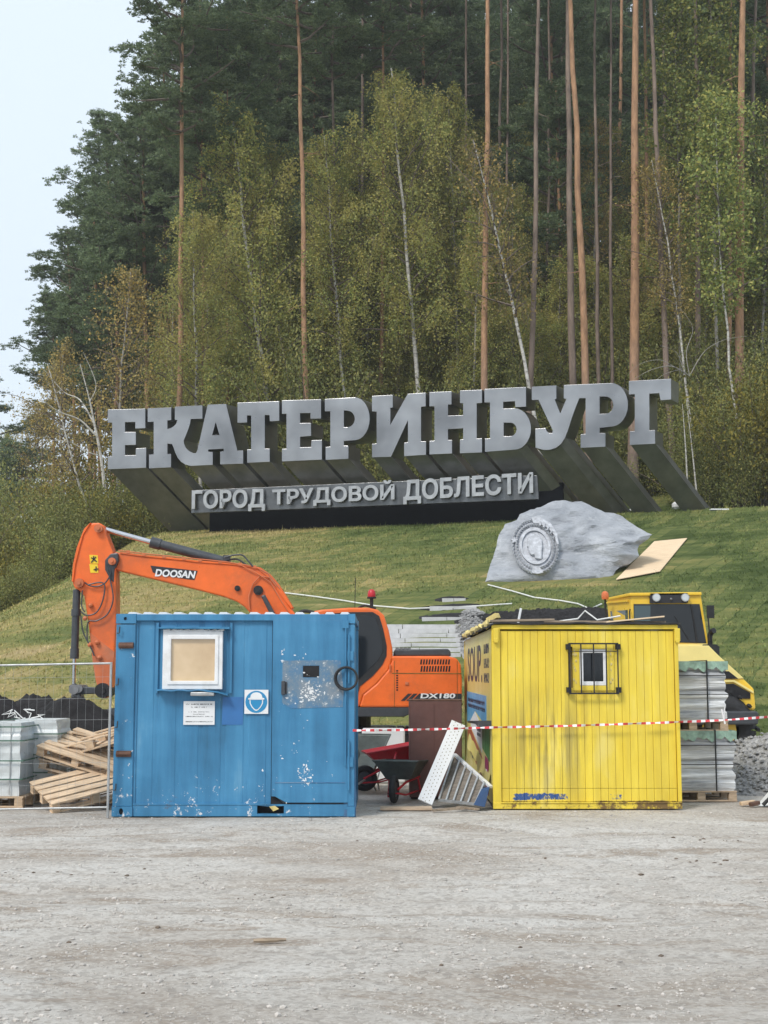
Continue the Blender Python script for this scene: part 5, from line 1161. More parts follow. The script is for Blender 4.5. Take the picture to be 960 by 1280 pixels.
# undercarriage
part('slew_ring', 'iron_black', ex, lambda m: m.cyl((-.7, 1.05, .78), (-.7, 1.05, 1.02), .6, 24))
part('track_frame', 'dark_grey_metal', ex, lambda m: m.box(-1.5, .3, .3, 1.7, .42, .8))
for y0 in (-.95, 1.55):
    t = part('track', 'iron_black', ex, lambda m: m.prism([(-2.3 + .36 * math.cos(R(a)), .39 + .36 * math.sin(R(a))) for a in range(90, 271, 20)] + [(.85 + .36 * math.cos(R(a)), .39 + .36 * math.sin(R(a))) for a in range(-90, 91, 20)], (0, .5, 0), lambda p: Vector((p[0], y0, p[1]))), bevel=.02)
    for k in range(22):
        x = -2.4 + k * .155; m = MB(); m.box(x, x + .13, y0 - .03, y0 + .53, .0, .035); m.box(x, x + .13, y0 - .03, y0 + .53, .74, .78); m.build('track_shoe', 'dark_grey_metal', t)
    for k in range(7): m = MB(); m.cyl((-2.0 + k * .43, y0 - .02, .2), (-2.0 + k * .43, y0 + .5, .2), .11, 14); m.build('roller', 'grey_metal', t, smooth=True)

# ------------------------------------------------------------------ yellow road roller behind the cabin
ro = thing('road_roller', 'yellow road roller with dark glazed cab behind the yellow cabin and pallets', 'road roller', (P(850, 950, 26.6).x, 26.6, 0)); RLO = Vector(ro.location)
def pr(px, py, Y): return P(px, py, Y) - RLO
def rbox(name, mat, front, back, par=ro, bevel=.02):
    """solid between a front outline and a back outline of equal length"""
    n = len(front); m = MB(); m.add(list(front) + list(back), [tuple(range(n)), tuple(range(2 * n - 1, n - 1, -1))] + [(i, i + n, (i + 1) % n + n, (i + 1) % n) for i in range(n)]); return m.build(name, mat, par, bevel=bevel)
FY, SY_ = 25.9, 27.4
fr = [pr(x, y, FY) for x, y in ((789, 742.5), (876, 741.5), (886, 807), (790, 812))]
sd_ = [pr(758, 748, SY_), pr(846, 747, SY_), pr(856, 807, SY_), pr(764, 812, SY_)]
cb = rbox('cab', 'machine_yellow', fr, sd_)
rbox('roof', 'machine_yellow', [pr(x, y, FY - .05) for x, y in ((787, 741), (877, 740), (877.5, 744), (787, 745))], [pr(x, y, SY_) for x, y in ((757, 747.5), (845, 746), (846, 750), (757, 751))], cb, .015)
def rp(name, mat, pts, Y, th, par, bevel=0.004): m = MB(); m.prism(pts, (0, th, 0), lambda p: pr(p[0], p[1], Y)); return m.build(name, mat, par, bevel=bevel)
rp('windscreen', 'dark_glass', [(792,755),(874.5,755),(883,804),(845,803),(842,806),(793,806)], FY - .012, .03, cb)
rp('mullion', 'iron_black', [(863,755),(865,755),(873,803),(870.5,803)], FY - .03, .02, cb)
rp('wiper', 'iron_black', [(843,770),(844,770),(862,800),(861,801)], FY - .03, .015, cb, 0)
rp('sticker', 'tinted_glass', [(793,757),(813,757),(813,778),(793,778)], FY - .016, .01, cb, 0)
hb = rp('lamp_bar', 'print_black', [(812.5,741.5),(860,741),(860,753.5),(812.5,754)], FY - .05, .08, cb)
for x in (820, 856):
    q = pr(x, 747, FY - .05); m = MB(); m.cyl(q + Vector((0, -.05, 0)), q, .078, 20); h_ = m.build('headlight', 'galvanised', hb, smooth=True); m = MB(); m.cyl(q + Vector((0, -.056, 0)), q + Vector((0, -.05, 0)), .063, 20); m.build('lens', 'lamp_glass', h_, smooth=True)
q = pr(838.5, 749, FY - .05); m = MB(); m.ball((q.x, q.y - .02, q.z), .028, 10); m.build('horn_button', 'grey_metal', hb, smooth=True)
# side window of the cab (left face)
def sl(u, v): a = fr[0].lerp(sd_[0], u); b = fr[3].lerp(sd_[3], u); return a.lerp(b, v)
nrm = (sd_[0] - fr[0]).cross(fr[3] - fr[0]).normalized(); nrm = nrm if nrm.x < 0 else -nrm
m = MB(); q4 = [sl(u, v) + nrm * .012 for u, v in ((.14, .28), (.86, .26), (.86, .9), (.14, .9))]; m.add(q4 + [p - nrm * .02 for p in q4], [(0, 1, 2, 3), (7, 6, 5, 4), (0, 4, 5, 1), (1, 5, 6, 2), (2, 6, 7, 3), (3, 7, 4, 0)]); m.build('side_window', 'tinted_glass', cb)
m = MB(); m.bar(sl(.08, .12) + nrm * .02, sl(.95, .09) + nrm * .02, .03, .03); m.build('gutter', 'machine_yellow', cb)
for x0_, x1_ in ((787.5, 788.5), (885, 888)):
    m = MB(); m.tube([pr(x0_, 762, FY - .02), pr(x0_ - .5, 764, FY - .14), pr(x1_ - .5, 800, FY - .16), pr(x1_, 802, FY - .02)], .014, 8); m.build('grab_rail', 'iron_black', cb, smooth=True)
m = MB(); m.bar(pr(880, 757, FY), pr(887, 760, FY - .25), .015, .015); m.box(*(lambda c: (c.x - .07, c.x + .07, c.y - .02, c.y + .02, c.z - .13, c.z + .11))(pr(888, 764, FY - .27))); m.build('mirror', 'iron_black', cb, bevel=.008)
m = MB(); m.bar(pr(793, 807.5, FY - .05), pr(884, 806, FY - .05), .03, .05); m.build('windscreen_sill', 'machine_yellow_pale', cb)
m = MB(); q = pr(757, 776, SY_ - .6); m.cyl(q, q + Vector((0, 0, .42)), .02, 8); m.bar(q + Vector((0, 0, .05)), q + Vector((.15, 0, .0)), .03, .03); bb = m.build('beacon_mast', 'iron_black', ro); m = MB(); z0 = q + Vector((0, 0, .42)); m.tube([z0, z0 + Vector((0, 0, .06)), z0 + Vector((0, 0, .13)), z0 + Vector((0, 0, .16))], [.065, .075, .065, .03], 14); m.build('beacon_lens', 'beacon_orange', bb, smooth=True)
hd = [(790,808),(845,808),(886,808),(900,822),(922,841),(943,861),(945,884),(944,888),(790,888)]
hood = rbox('hood', 'machine_yellow', [pr(x, y, 25.6) for x, y in hd], [pr(x, y, 25.6) + Vector((-.1, 1.7, 0)) for x, y in hd], ro, .04)
rp('hood_top', 'machine_yellow_pale', [(792,807),(886,807),(899,820),(917,836),(930,848),(919,849),(905,838),(890,829),(792,829)], 25.58, .05, hood, .01)
rp('air_vent', 'dark_void', [(893,839),(911,839),(923,848.5),(900,848.5)], 25.56, .04, hood)
rp('side_vent', 'dark_void', [(898,855.5),(917,854.5),(938,866),(938,873.5),(898,872.5)], 25.575, .04, hood)
rp('vent_frame', 'machine_yellow_pale', [(898,850),(918,850),(942,864),(942,867),(917,852.5),(898,853)], 25.57, .03, hood)
q = pr(919, 882, 25.59); m = MB(); m.cyl(q + Vector((0, -.02, 0)), q + Vector((0, .01, 0)), .04, 14); m.build('lamp', 'beacon_orange', hood, smooth=True)
rbox('bumper', 'dark_grey_metal', [pr(x, y, 25.3) for x, y in ((860,889),(946,889),(949,892),(948,906),(860,906))], [pr(x, y, 25.3) + Vector((0, 1.9, 0)) for x, y in ((860,889),(946,889),(949,892),(948,906),(860,906))], ro, .03)
rbox('chassis', 'iron_black', [pr(x, y, 25.5) for x, y in ((862,906),(943,906),(938,916),(929,926),(862,926))], [pr(x, y, 25.5) + Vector((0, 1.6, 0)) for x, y in ((862,906),(943,906),(938,916),(929,926),(862,926))], ro, .03)
q = pr(888, 819, 25.8); m = MB(); m.cyl(q + Vector((0, 0, 0)), q + Vector((0, 0, .17)), .17, 20); m.cyl(q + Vector((0, 0, .17)), q + Vector((0, 0, .2)), .14, 20); m.build('air_filter', 'rubber', ro, smooth=True)
m = MB(); m.tube([q + Vector((.0, 0, .18)), q + Vector((.0, 0, .36)), q + Vector((.02, -.05, .44)), q + Vector((.05, -.12, .46))], [.045, .05, .055, .055], 14); m.build('exhaust', 'iron_black', ro, smooth=True)
for x, y in ((-.2, -.9), (-.2, .9)):
    t = part('tyre', 'rubber', ro, lambda m: m.torus((x + .7, y, .72), .5, .24, 'y', 32, 10).cyl((x + .7, y - .2, .72), (x + .7, y + .2, .72), .42, 24), smooth=True)
    part('rim', 'machine_yellow', t, lambda m: m.cyl((x + .7, y - .215, .72), (x + .7, y + .21, .72), .32, 20))
    for k in range(20):
        a = R(18 * k); m = MB(); c_, s_ = math.cos(a), math.sin(a); m.bar((x + .7 + .74 * c_, y - .2, .72 + .74 * s_), (x + .7 + .72 * math.cos(a + .12), y + .2, .72 + .72 * math.sin(a + .12)), .06, .05, (c_, 0, s_)); m.build('lug', 'rubber', t)
part('drum', 'grey_metal', ro, lambda m: m.cyl((-2.3, -1.0, .75), (-2.3, 1.0, .75), .75, 36))
part('drum_frame', 'machine_yellow', ro, lambda m: m.box(-3.15, -.4, -1.16, -1.04, .6, .95).box(-3.15, -.4, 1.04, 1.16, .6, .95).box(-3.2, -3.05, -1.15, 1.15, .6, .95).box(-.6, -.2, -.8, .8, .55, 1.1), bevel=.02)
# ------------------------------------------------------------------ trees
T = np.array
def leaf_quads(c, s, rng, asp=.6, droop=0.0):
    """rhombic leaves of size s at centres c, random facing"""
    n = len(c); a = rng.normal(size=(n, 3)); a[:, 2] -= droop; a /= np.linalg.norm(a, axis=1)[:, None]
    b = rng.normal(size=(n, 3)); b -= a * (a * b).sum(1)[:, None]; b /= np.linalg.norm(b, axis=1)[:, None]
    s = s[:, None]
    return np.stack([c - a * s, c + b * s * asp, c + a * s, c - b * s * asp], 1)
def wiggle(p, d, L, n, rng, jit=.15, bend=(0, 0, 0)):
    pts = [np.array(p, float)]; d = np.array(d, float); d /= np.linalg.norm(d)
    for i in range(n):
        d = d + rng.normal(size=3) * jit / n ** .5 + np.array(bend) / n; d /= np.linalg.norm(d); pts.append(pts[-1] + d * L / n)
    return pts
def pine_crown(seed, H=11.0, Rr=3.3, nb=34, dens=1.0, flat=.5):
    rng = np.random.default_rng(seed); br = MB(); C_, S_ = [], []
    for i in range(nb):
        t = (i + rng.uniform(-.5, .5)) / nb; t = min(max(t, 0.0), 1); h = H * t
        prof = (math.sin(math.pi * min(1, .12 + .86 * (t ** .85)))) ** .8
        L = Rr * (prof * rng.uniform(.55, 1.15) + .12); a = i * 2.4 + rng.uniform(-.5, .5)
        up = -.05 + .75 * t + rng.uniform(-.2, .2)
        pts = wiggle((0, 0, h), (math.cos(a), math.sin(a), up), L, 5, rng, .35, (0, 0, .35))
        br.tube(pts, [.07 * (1 - .8 * k / 5) * (1.2 - .6 * t) + .008 for k in range(6)], 4, 0, False)
        for pad in range(int(3 + L * 1.3)):                 # flat pads of tufts along the bough
            u = rng.uniform(.35, 1.02); j = min(4, int(u * 5)); q0 = pts[j] + (pts[j + 1] - pts[j]) * (u * 5 - j) + rng.normal(size=3) * T([.16, .16, .05]) * L * .9
            pr_ = rng.uniform(.35, .75)
            for k in range(int(rng.uniform(9, 17) * dens)):
                C_.append(q0 + rng.normal(size=3) * T([pr_, pr_, pr_ * flat * .6]) * .62); S_.append(rng.uniform(.16, .30))
    C_, S_ = np.array(C_), np.array(S_); n = len(C_); K = 22
    # every tuft: K needles bundles radiating upward-outward
    d = rng.normal(size=(n, K, 3)); d[..., 2] = np.abs(d[..., 2]) * .8 - .15; d /= np.linalg.norm(d, axis=2)[..., None]
    L_ = S_[:, None] * rng.uniform(.55, 1.1, (n, K)); w = rng.uniform(.016, .032, (n, K))
    base = C_[:, None, :] + d * (L_ * .12)[..., None]
    s = np.cross(d, rng.normal(size=(n, K, 3))); s /= np.linalg.norm(s, axis=2)[..., None]
    tip = C_[:, None, :] + d * L_[..., None]; mid = C_[:, None, :] + d * (L_ * .6)[..., None]
    V = np.stack([base, mid + s * w[..., None], tip, mid - s * w[..., None]], 2).reshape(-1, 4, 3)
    return soup('pine_crown', V, 'pine_needles'), br.mesh('pine_limbs', 'twig_bark')
def birch_crown(seed, H=12.0, Rr=2.4, nb=46, per=420, mat='birch_leaves', droop=1.0, leaf=.055, narrow=.5, spread=.55, bark='twig_bark', solid=.0):
    rng = np.random.default_rng(seed); br = MB(); C_ = []
    for i in range(nb):
        t = (i + .5) / nb; h = H * t * .93; prof = min(1, .45 + 1.1 * t) * (1 - t) ** narrow + .07
        L = Rr * prof * rng.uniform(.5, 1.35) * (1 + .45 * math.sin(t * 9 + seed) * math.cos(i * 2.4 + seed)); a = i * 2.4 + rng.uniform(-.4, .4)
        pts = wiggle((0, 0, h), (math.cos(a), math.sin(a), .9 + .6 * t), L * 1.25, 4, rng, .2, (0, 0, -.5))
        br.tube(pts, [.04 * (1 - .85 * k / 4) * (1.3 - t) + .004 for k in range(5)], 4, 0, False)
        ns = 7
        for k in range(ns):                       # hanging twigs
            u = rng.uniform(.25, 1); j = min(3, int(u * 4)); q = pts[j] + (pts[j + 1] - pts[j]) * (u * 4 - j)
            ln = rng.uniform(.5, 1.9) * droop * (.5 + .5 * prof); m = int(per / ns * rng.uniform(.5, 1.5))
            v = rng.random(m); dd = rng.normal(size=2) * .3
            out = np.stack([q[0] + dd[0] * v + (a and 0), q[1] + dd[1] * v, q[2] - ln * v + .15], 1)
            C_.append(out + rng.normal(size=(m, 3)) * T([.2, .2, .16]) * spread * 1.6 * (.6 + .6 * prof))
            if k % 2 == 0: br.tube([q, q + T([dd[0] * .5, dd[1] * .5, -ln * .5]), q + T([dd[0], dd[1], -ln])], [.008, .006, .003], 3, 0, False)
    c = np.concatenate(C_); c = c[c[:, 2] > -1.2]; rr_ = np.hypot(c[:, 0], c[:, 1]); c = c[(rr_ > .2 * Rr) | (rng.random(len(c)) < .5)]
    return soup('birch_crown', leaf_quads(c, rng.uniform(.6, 1.35, len(c)) * leaf, rng, .62, .5), mat), br.mesh('birch_limbs', bark)
def shrub_crown(seed, H=2.6, Rr=1.5, n=9000, mat='shrub_leaves', leaf=.036):
    n = int(n * 1.7)
    rng = np.random.default_rng(seed); br = MB(); C_ = []
    for i in range(26):
        a = rng.uniform(0, 6.28); o = rng.uniform(.1, .8); L = H * rng.uniform(.5, 1.08)
        pts = wiggle((.25 * math.cos(a), .25 * math.sin(a), 0), (o * math.cos(a), o * math.sin(a), 1), L, 5, rng, .25)
        br.tube(pts, [.022 * (1 - .8 * k / 5) + .003 for k in range(6)], 4, 0, False)
        m = n // 26; u = rng.uniform(.12, 1.03, m) ** .8 * 5; j = np.minimum(4, u.astype(int)); P_ = np.array(pts)
        q = P_[j] + (P_[j + 1] - P_[j]) * (u - j)[:, None]; C_.append(q + rng.normal(size=(m, 3)) * .17 * Rr)
    c = np.concatenate(C_); c = c[c[:, 2] > .02]
    return soup('shrub_leaves', leaf_quads(c, rng.uniform(.6, 1.4, len(c)) * leaf, rng, .6, 0), mat), br.mesh('shrub_stems', 'twig_bark')
PINES = [pine_crown(1), pine_crown(2, 12, 3.6, 38), pine_crown(3, 9.5, 3.0, 30, 1.1), pine_crown(4, 13, 3.2, 40, .9, .45)]
BIRCH = [birch_crown(11, 12, 2.9, 50, 440, droop=1.3), birch_crown(12, 13, 3.3, 58, 480, droop=1.4), birch_crown(13, 11, 2.6, 46, 420, leaf=.058, droop=1.1)]
SPARSE = [birch_crown(21, 7.5, 2.2, 30, 90, 'sparse_birch_leaves', 1.0, .06, .5, .8), birch_crown(22, 9, 2.3, 34, 200, 'sparse_birch_leaves', .9, .055, .45, .7)]
ASPEN = [birch_crown(31, 12, 2.2, 44, 300, 'aspen_leaves', .35, .075, .4, .75), birch_crown(32, 9, 1.9, 36, 260, 'aspen_leaves', .4, .07, .4, .8)]
SHRUB = [shrub_crown(41), shrub_crown(42, 3.4, 1.7, 11000), shrub_crown(43, 2.0, 1.4, 7000)]
YSHRUB = [shrub_crown(44, 3.0, 1.3, 8000, 'yellow_shrub_leaves', .04)]
trng = np.random.default_rng(99)
def trunk_pts(base, top, n, curve, rng):
    base, top = T(base), T(top); L = np.linalg.norm(top - base); side = rng.normal(size=3) * T([1, 1, 0]); side /= np.linalg.norm(side)
    return [base + (top - base) * (i / n) + side * curve * L * math.sin(math.pi * i / n) + rng.normal(size=3) * T([.03, .03, 0]) for i in range(n + 1)]
def tree(kind, label, cat, base, top, r, crown, cs, bark, group=None, curve=.004, lean_crown=True, dead=0, crz=None, ctop=True, wig=None):
    """base/top: world points; crown mesh pair hung so that its top meets the trunk's top"""
    t = thing(kind, label, cat, tuple(base), 0, group); rel = Vector(top) - Vector(base); L = rel.length
    pts = trunk_pts((0, 0, -.3), tuple(rel), 12, curve, trng)
    m = MB(); m.tube(pts, [r * (1.25 if i == 0 else 1 - .72 * (i / 12) ** 1.1) for i in range(13)], 10)
    for k in range(dead):                                  # dead snags on the bare trunk
        u = trng.uniform(.25, .8); i = min(11, int(u * 12)); q = pts[i] + (pts[i + 1] - pts[i]) * (u * 12 - i); a = trng.uniform(0, 6.28)
        m.tube(wiggle(q, (math.cos(a), math.sin(a), trng.uniform(-.4, .3)), trng.uniform(.3, 1.5), 4, trng, .4), [.028, .02, .014, .009, .003], 4, 0, False)
    m.build('trunk', bark, t, smooth=True, fixn=False)
    if crown is not None:
        cH = max(v.co.z for v in crown[1].vertices) if len(crown) < 3 else crown[2]
        k = cs; z0 = L - cH * k * .97
        f = min(1, max(.02, z0 / L)); i = min(11, int(f * 12)); q = Vector(pts[i]) + (Vector(pts[i + 1]) - Vector(pts[i])) * (f * 12 - i)
        sq = 1.0
        if z0 < .15 * L: sq = (L - .15 * L) / (cH * k * .97); q = Vector(pts[2])
        d = (Vector(pts[12]) - q).normalized(); rot = Vector((0, 0, 1)).rotation_difference(d).to_euler()
        rz = trng.uniform(0, 6.28) if crz is None else crz
        Mx = rot.to_matrix().to_4x4() @ Matrix.Rotation(rz, 4, 'Z') @ Matrix.Diagonal((k, k, k * sq, 1))
        for nm, me in (('crown', crown[0]), ('limbs', crown[1])):
            o = link(nm, me, t); o.matrix_local = Matrix.Translation(q) @ Mx
    return t
def px_tree(kind, label, cat, bpx, Y, tpx, tpy, r, crown, cs, bark, **k):
    X = (bpx - 480) / 1700 * Y; z = terrain(X, Y)
    # x at base for a base that stands below the frame line of sight
    v = P(bpx, 640, Y); base = Vector((v.x, Y, terrain(v.x, Y))); top = P(tpx, tpy, Y)
    return tree(kind, label, cat, base, top, r, crown, cs, bark, **k)
# pines whose trunks stand clear in the photograph (trunk x at 480, x and height of the top)
for (bpx, Y, tpx, tpy, r, cr, cs, lab, dead) in (
    (791, 60, 792, -290, .245, 0, .8, 'tallest straight orange pine directly above the last letters of the sign', 2),
    (737, 59.5, 694, -290, .19, 1, .75, 'slightly curved orange-brown pine leaning left above the letter Р', 2),
    (718, 61, 706, -260, .19, 2, .85, 'dark brown pine close behind the curved orange pine', 8),
    (600, 59.6, 609, -290, .17, 3, .7, 'slim orange pine rising above the middle of the sign', 3),
    (657, 60, 673, -280, .15, 0, .75, 'slim grey-brown pine left of the white birch top', 4),
    (872, 61, 864, -290, .15, 1, .75, 'grey pine trunk among the bare branches right of the sign', 10),
    (843, 60, 806, -280, .155, 2, .8, 'grey-brown pine behind the sign end, crossed by birch stems', 6),
    (924, 59, 937, -300, .235, 3, .75, 'thick orange pine near the right edge of the picture', 2),
    (385, 61.5, 366, -200, .155, 1, .9, 'pine with reddish trunk showing between birches in the left half', 6),
    (221, 61, 226, -150, .15, 3, 1.0, 'orange pine trunk above the third letter, under dark crowns', 1),
    (536, 76, 524, -60, .2, 0, 1.05, 'dark pine trunk at the top centre among wide boughs', 6),
    (768, 62, 769, -280, .09, 2, .75, 'thin pole-like pine between the two big orange trunks', 8),
    (253, 64.5, 250, 50, .085, 0, .9, 'thin pine stem half hidden in the big yellow birch', 0),
    (288, 65, 284, 20, .085, 2, .95, 'thin grey pine stem behind the big yellow birch', 3),
    (474, 66, 478, -160, .12, 1, .9, 'brown pine stem deep between the middle birches', 4),
    (418, 66, 415, -160, .11, 3, .9, 'dim pine stem right of the reddish pine', 4),
    (905, 80, 895, -80, .15, 0, 1, 'dim thin pine behind the thick orange one at the right', 4),
    (960, 70, 962, -110, .2, 1, 1, 'pine standing at the very right edge', 4),
    (560, 84, 566, -10, .16, 2, 1.1, 'dim pine left of the slim orange pine', 3)):
    px_tree('pine_tree', lab, 'pine tree', bpx, Y, tpx, tpy, r, PINES[cr], cs, 'grey_pine_bark' if bpx in (718, 657, 843, 872, 768, 905, 560, 418) else 'pine_bark', dead=dead + 4, curve=.006)
# pines that make the skyline at the left: top position and size of crown
for (bpx, Y, tpx, tpy, r, cr, cs, lab) in (
    (262, 76, 250, -40, .2, 1, 1.25, 'tall dark pine whose crown tops the left skyline'),
    (215, 79, 205, 45, .19, 0, 1.15, 'second dark pine on the left skyline with broad boughs'),
    (170, 84, 132, 150, .15, 2, .95, 'smaller pine reaching out to the left below the skyline top'),
    (190, 76, 178, 135, .18, 3, 1.0, 'dark pine under the two tallest on the left skyline'),
    (132, 80, 118, 240, .17, 1, .95, 'pine with horizontal boughs jutting left over the sky'),
    (98, 84, 84, 290, .15, 0, .85, 'low leaning pine on the left skyline'),
    (72, 88, 66, 372, .13, 2, .8, 'lowest dark pine at the left end of the skyline'),
    (150, 88, 150, 210, .16, 2, 1.1, 'dark pine filling the gap behind the left skyline'),
    (300, 80, 310, -60, .2, 3, 1.3, 'broad dark pine right of the tallest skyline pine'),
    (345, 84, 350, -40, .2, 0, 1.3, 'dark pine with hanging boughs, upper left centre'),
    (430, 82, 440, -50, .2, 1, 1.35, 'wide dark pine crown at the top centre left'),
    (500, 86, 500, -30, .2, 2, 1.3, 'wide dark pine crown at the top centre'),
    (575, 90, 580, -60, .2, 3, 1.3, 'dark pine crown behind the slim orange pine'),
    (400, 78, 395, 10, .18, 2, 1.1, 'pine crown hanging over the middle birches')):
    px_tree('pine_tree', lab, 'pine tree', bpx, Y, tpx, tpy, r, PINES[cr], cs, 'pine_bark', curve=.008, dead=2)
# birches and aspens seen one by one
for (bpx, Y, tpx, tpy, r, cr, cs, bark, lab, cat, curve) in (
    (362, 63, 290, 138, .15, BIRCH[1], 1.15, 'birch_bark', 'big drooping yellow-green birch with white stem, left of centre', 'birch tree', .012),
    (255, 61, 243, 265, .09, BIRCH[0], .95, 'birch_bark', 'yellow-green birch at the left flank of the big drooping birch', 'birch tree', .01),
    (690, 58.5, 592, 175, .105, SPARSE[0], 1.15, 'birch_bark', 'slender bright white birch leaning left above the letter У', 'birch tree', .02),
    (536, 63.5, 490, 85, .13, BIRCH[1], 1.1, 'birch_bark', 'tall drooping birch in the middle of the forest edge', 'birch tree', .012),
    (447, 63.5, 405, 170, .10, BIRCH[0], 1.0, 'birch_bark', 'birch with thin curved white stem left of the middle birch', 'birch tree', .015),
    (575, 66, 560, 120, .10, BIRCH[2], 1.15, 'dull_birch_bark', 'birch behind the slim orange pine, dull green', 'birch tree', .01),
    (628, 67, 640, 230, .09, BIRCH[0], .8, 'dull_birch_bark', 'short birch between the two slim pines', 'birch tree', .01),
    (500, 70, 530, 130, .1, BIRCH[2], 1.1, 'dull_birch_bark', 'dull birch filling the gap right of the middle birch', 'birch tree', .01),
    (330, 68, 345, 180, .1, BIRCH[0], 1.1, 'dull_birch_bark', 'dull birch behind the big drooping birch', 'birch tree', .01),
    (150, 62, 165, 335, .10, SPARSE[1], 1.15, 'dull_birch_bark', 'thinning rust-tinged birch at the left forest edge', 'birch tree', .02),
    (205, 66, 215, 380, .09, SPARSE[1], 1.0, 'dull_birch_bark', 'half-bare brown birch right of the rust-tinged one', 'birch tree', .02),
    (95, 64, 80, 430, .08, SPARSE[1], .95, 'dull_birch_bark', 'low half-bare birch at the left end of the forest edge', 'birch tree', .03),
    (55, 68, 48, 500, .08, SPARSE[1], .8, 'dull_birch_bark', 'smallest half-bare birch against the sky at the left', 'birch tree', .03),
    (133, 60, 60, 455, .07, SPARSE[0], .8, 'birch_bark', 'nearly bare white birch forking left beside the first letter', 'birch tree', .04),
    (905, 61, 890, -40, .10, ASPEN[0], 1.2, 'dull_birch_bark', 'tall green aspen in front of the pines at the upper right', 'aspen tree', .01),
    (850, 61.5, 842, 0, .09, ASPEN[1], 1.15, 'dull_birch_bark', 'second aspen with yellow-green leaves left of the tall one', 'aspen tree', .01),
    (872, 59.5, 815, 200, .075, SPARSE[1], .9, 'birch_bark', 'thin white birch stem leaning left at the right end of the sign', 'birch tree', .02),
    (935, 58, 895, 120, .07, ASPEN[1], 1.15, 'birch_bark', 'thin pale stem leaning left under the thick orange pine', 'aspen tree', .02),
    (950, 64, 955, 150, .09, ASPEN[1], 1.1, 'dull_birch_bark', 'aspen at the right edge below the pine boughs', 'aspen tree', .01),
    (835, 66, 820, 260, .07, SPARSE[0], .9, 'dull_birch_bark', 'young birch with sparse leaves behind the last letter', 'birch tree', .02),
    (745, 68, 748, 150, .08, SPARSE[1], .9, 'dull_birch_bark', 'sparse birch between the dark pine and the tallest orange pine', 'birch tree', .02),
    (690, 72, 690, 200, .08, BIRCH[2], .9, 'dull_birch_bark', 'dull birch deep behind the bright white birch', 'birch tree', .01)):
    px_tree('birch_tree' if cat[0] == 'b' else 'aspen_tree', lab, cat, bpx, Y, tpx, tpy, r, cr, cs, bark, curve=curve)
for (bpx, Y, tpx, tpy, cr, cs, lab) in (
    (470, 67, 445, 165, 0, 1.05, 'soft yellow-green birch filling between the middle birches'), (400, 66, 425, 235, 2, 1.0, 'short round birch right of the big drooping birch'),
    (315, 66, 325, 260, 0, .95, 'low birch in front of the left pines'), (270, 69, 262, 215, 1, .95, 'leafy birch behind the left flank birch'), (590, 63, 600, 265, 2, .85, 'low yellowing birch at the foot of the slim orange pine'),
    (900, 66, 905, 250, 0, .9, 'yellow-green birch under the right-hand pines'), (950, 68, 945, 330, 1, .9, 'broad birch low at the right edge'), (780, 74, 785, 330, 2, .9, 'low birch glimpsed between the orange trunks'), (700, 66, 700, 330, 0, .75, 'small birch behind the white one')):
    px_tree('birch_tree', lab, 'birch tree', bpx, Y, tpx, tpy, .09, BIRCH[cr], cs, 'dull_birch_bark', curve=.015)
for i, (bpx, Y, tpx, r) in enumerate(((622, 72, 630, .12), (640, 68, 640, .09), (682, 69, 686, .10), (700, 86, 698, .14), (752, 62, 745, .11), (775, 84, 780, .16), (812, 66, 800, .12), (828, 88, 826, .16), (858, 80, 850, .15), (888, 66, 880, .10), (908, 62, 910, .12), (945, 65, 950, .13), (575, 68, 580, .10), (515, 82, 510, .15), (350, 80, 345, .15), (450, 72, 455, .12))):
    px_tree('pine_tree', 'slim brown pine trunk standing ' + ('left of the white birch', 'behind the white birch top', 'between the slim grey-brown pine and the dark pine', 'in shade behind the dark brown pine', 'just right of the curved orange pine', 'in shade behind the tallest orange pine', 'right of the tallest orange pine', 'deep behind the last letter', 'deep among the birch stems at the right', 'left of the thick orange pine', 'close behind the thick orange pine', 'right of the thick orange pine', 'left of the slim orange pine', 'deep in the middle of the wood', 'deep behind the big drooping birch', 'between the two middle birches')[i], 'pine tree', bpx, Y, tpx, -290 + 13 * (i % 5), r, PINES[i % 4], .75, 'pine_bark' if i in (5, 6, 10) else 'grey_pine_bark', dead=5, curve=.006)
# bare forking limbs of the birch at the left and the dead fallen top at the right
def bare(name, lab, cat, roots, mat):
    m = MB(); 
    for pts, r0 in roots:
        pp = spline([P(*q) for q in pts], 5); n = len(pp); m.tube(pp, [r0 * (1 - .85 * i / n) for i in range(n)], 6, 0, False)
    b = roots[0][0][0]; bb = P(*b); o = m; o.v = [tuple(Vector(v) - bb) for v in o.v]; ob = o.build(name, mat, None, smooth=True, fixn=False); ob.location = bb; tag(ob, lab, cat); return ob
bare('bare_birch', 'bare white birch limbs spreading left over the bushes beside the sign', 'birch tree', [
    ([(131,612,59.2),(126,570,59.2),(118,530,59.2),(112,500,59.1),(100,455,59)], .085), ([(120,545,59.2),(100,525,59),(75,515,58.8),(52,500,58.6)], .05),
    ([(118,530,59.2),(100,500,59.4),(80,490,59.6),(55,462,59.7)], .045), ([(112,502,59.1),(120,480,59),(104,440,58.9)], .03), ([(126,570,59.2),(110,565,59),(85,552,58.9),(50,550,58.8)], .03)], 'birch_bark')
bare('dead_pine_top', 'dead pine boughs fanned out over the last letters of the sign', 'branch', [
    ([(862,470,57.5),(840,458,57),(815,462,56.6),(792,474,56.4)], .028), ([(845,460,57.1),(825,450,56.8),(800,455,56.6),(785,468,56.5)], .016), ([(855,465,57.3),(845,440,57),(825,432,56.8)], .018),
    ([(850,462,57.2),(830,468,56.9),(815,480,56.6)], .016), ([(862,470,57.5),(880,440,57.4),(905,425,57.3),(935,420,57.2)], .022), ([(862,470,57.5),(858,440,57.4),(866,410,57.3),(850,385,57.2)], .022)], 'dull_birch_bark')
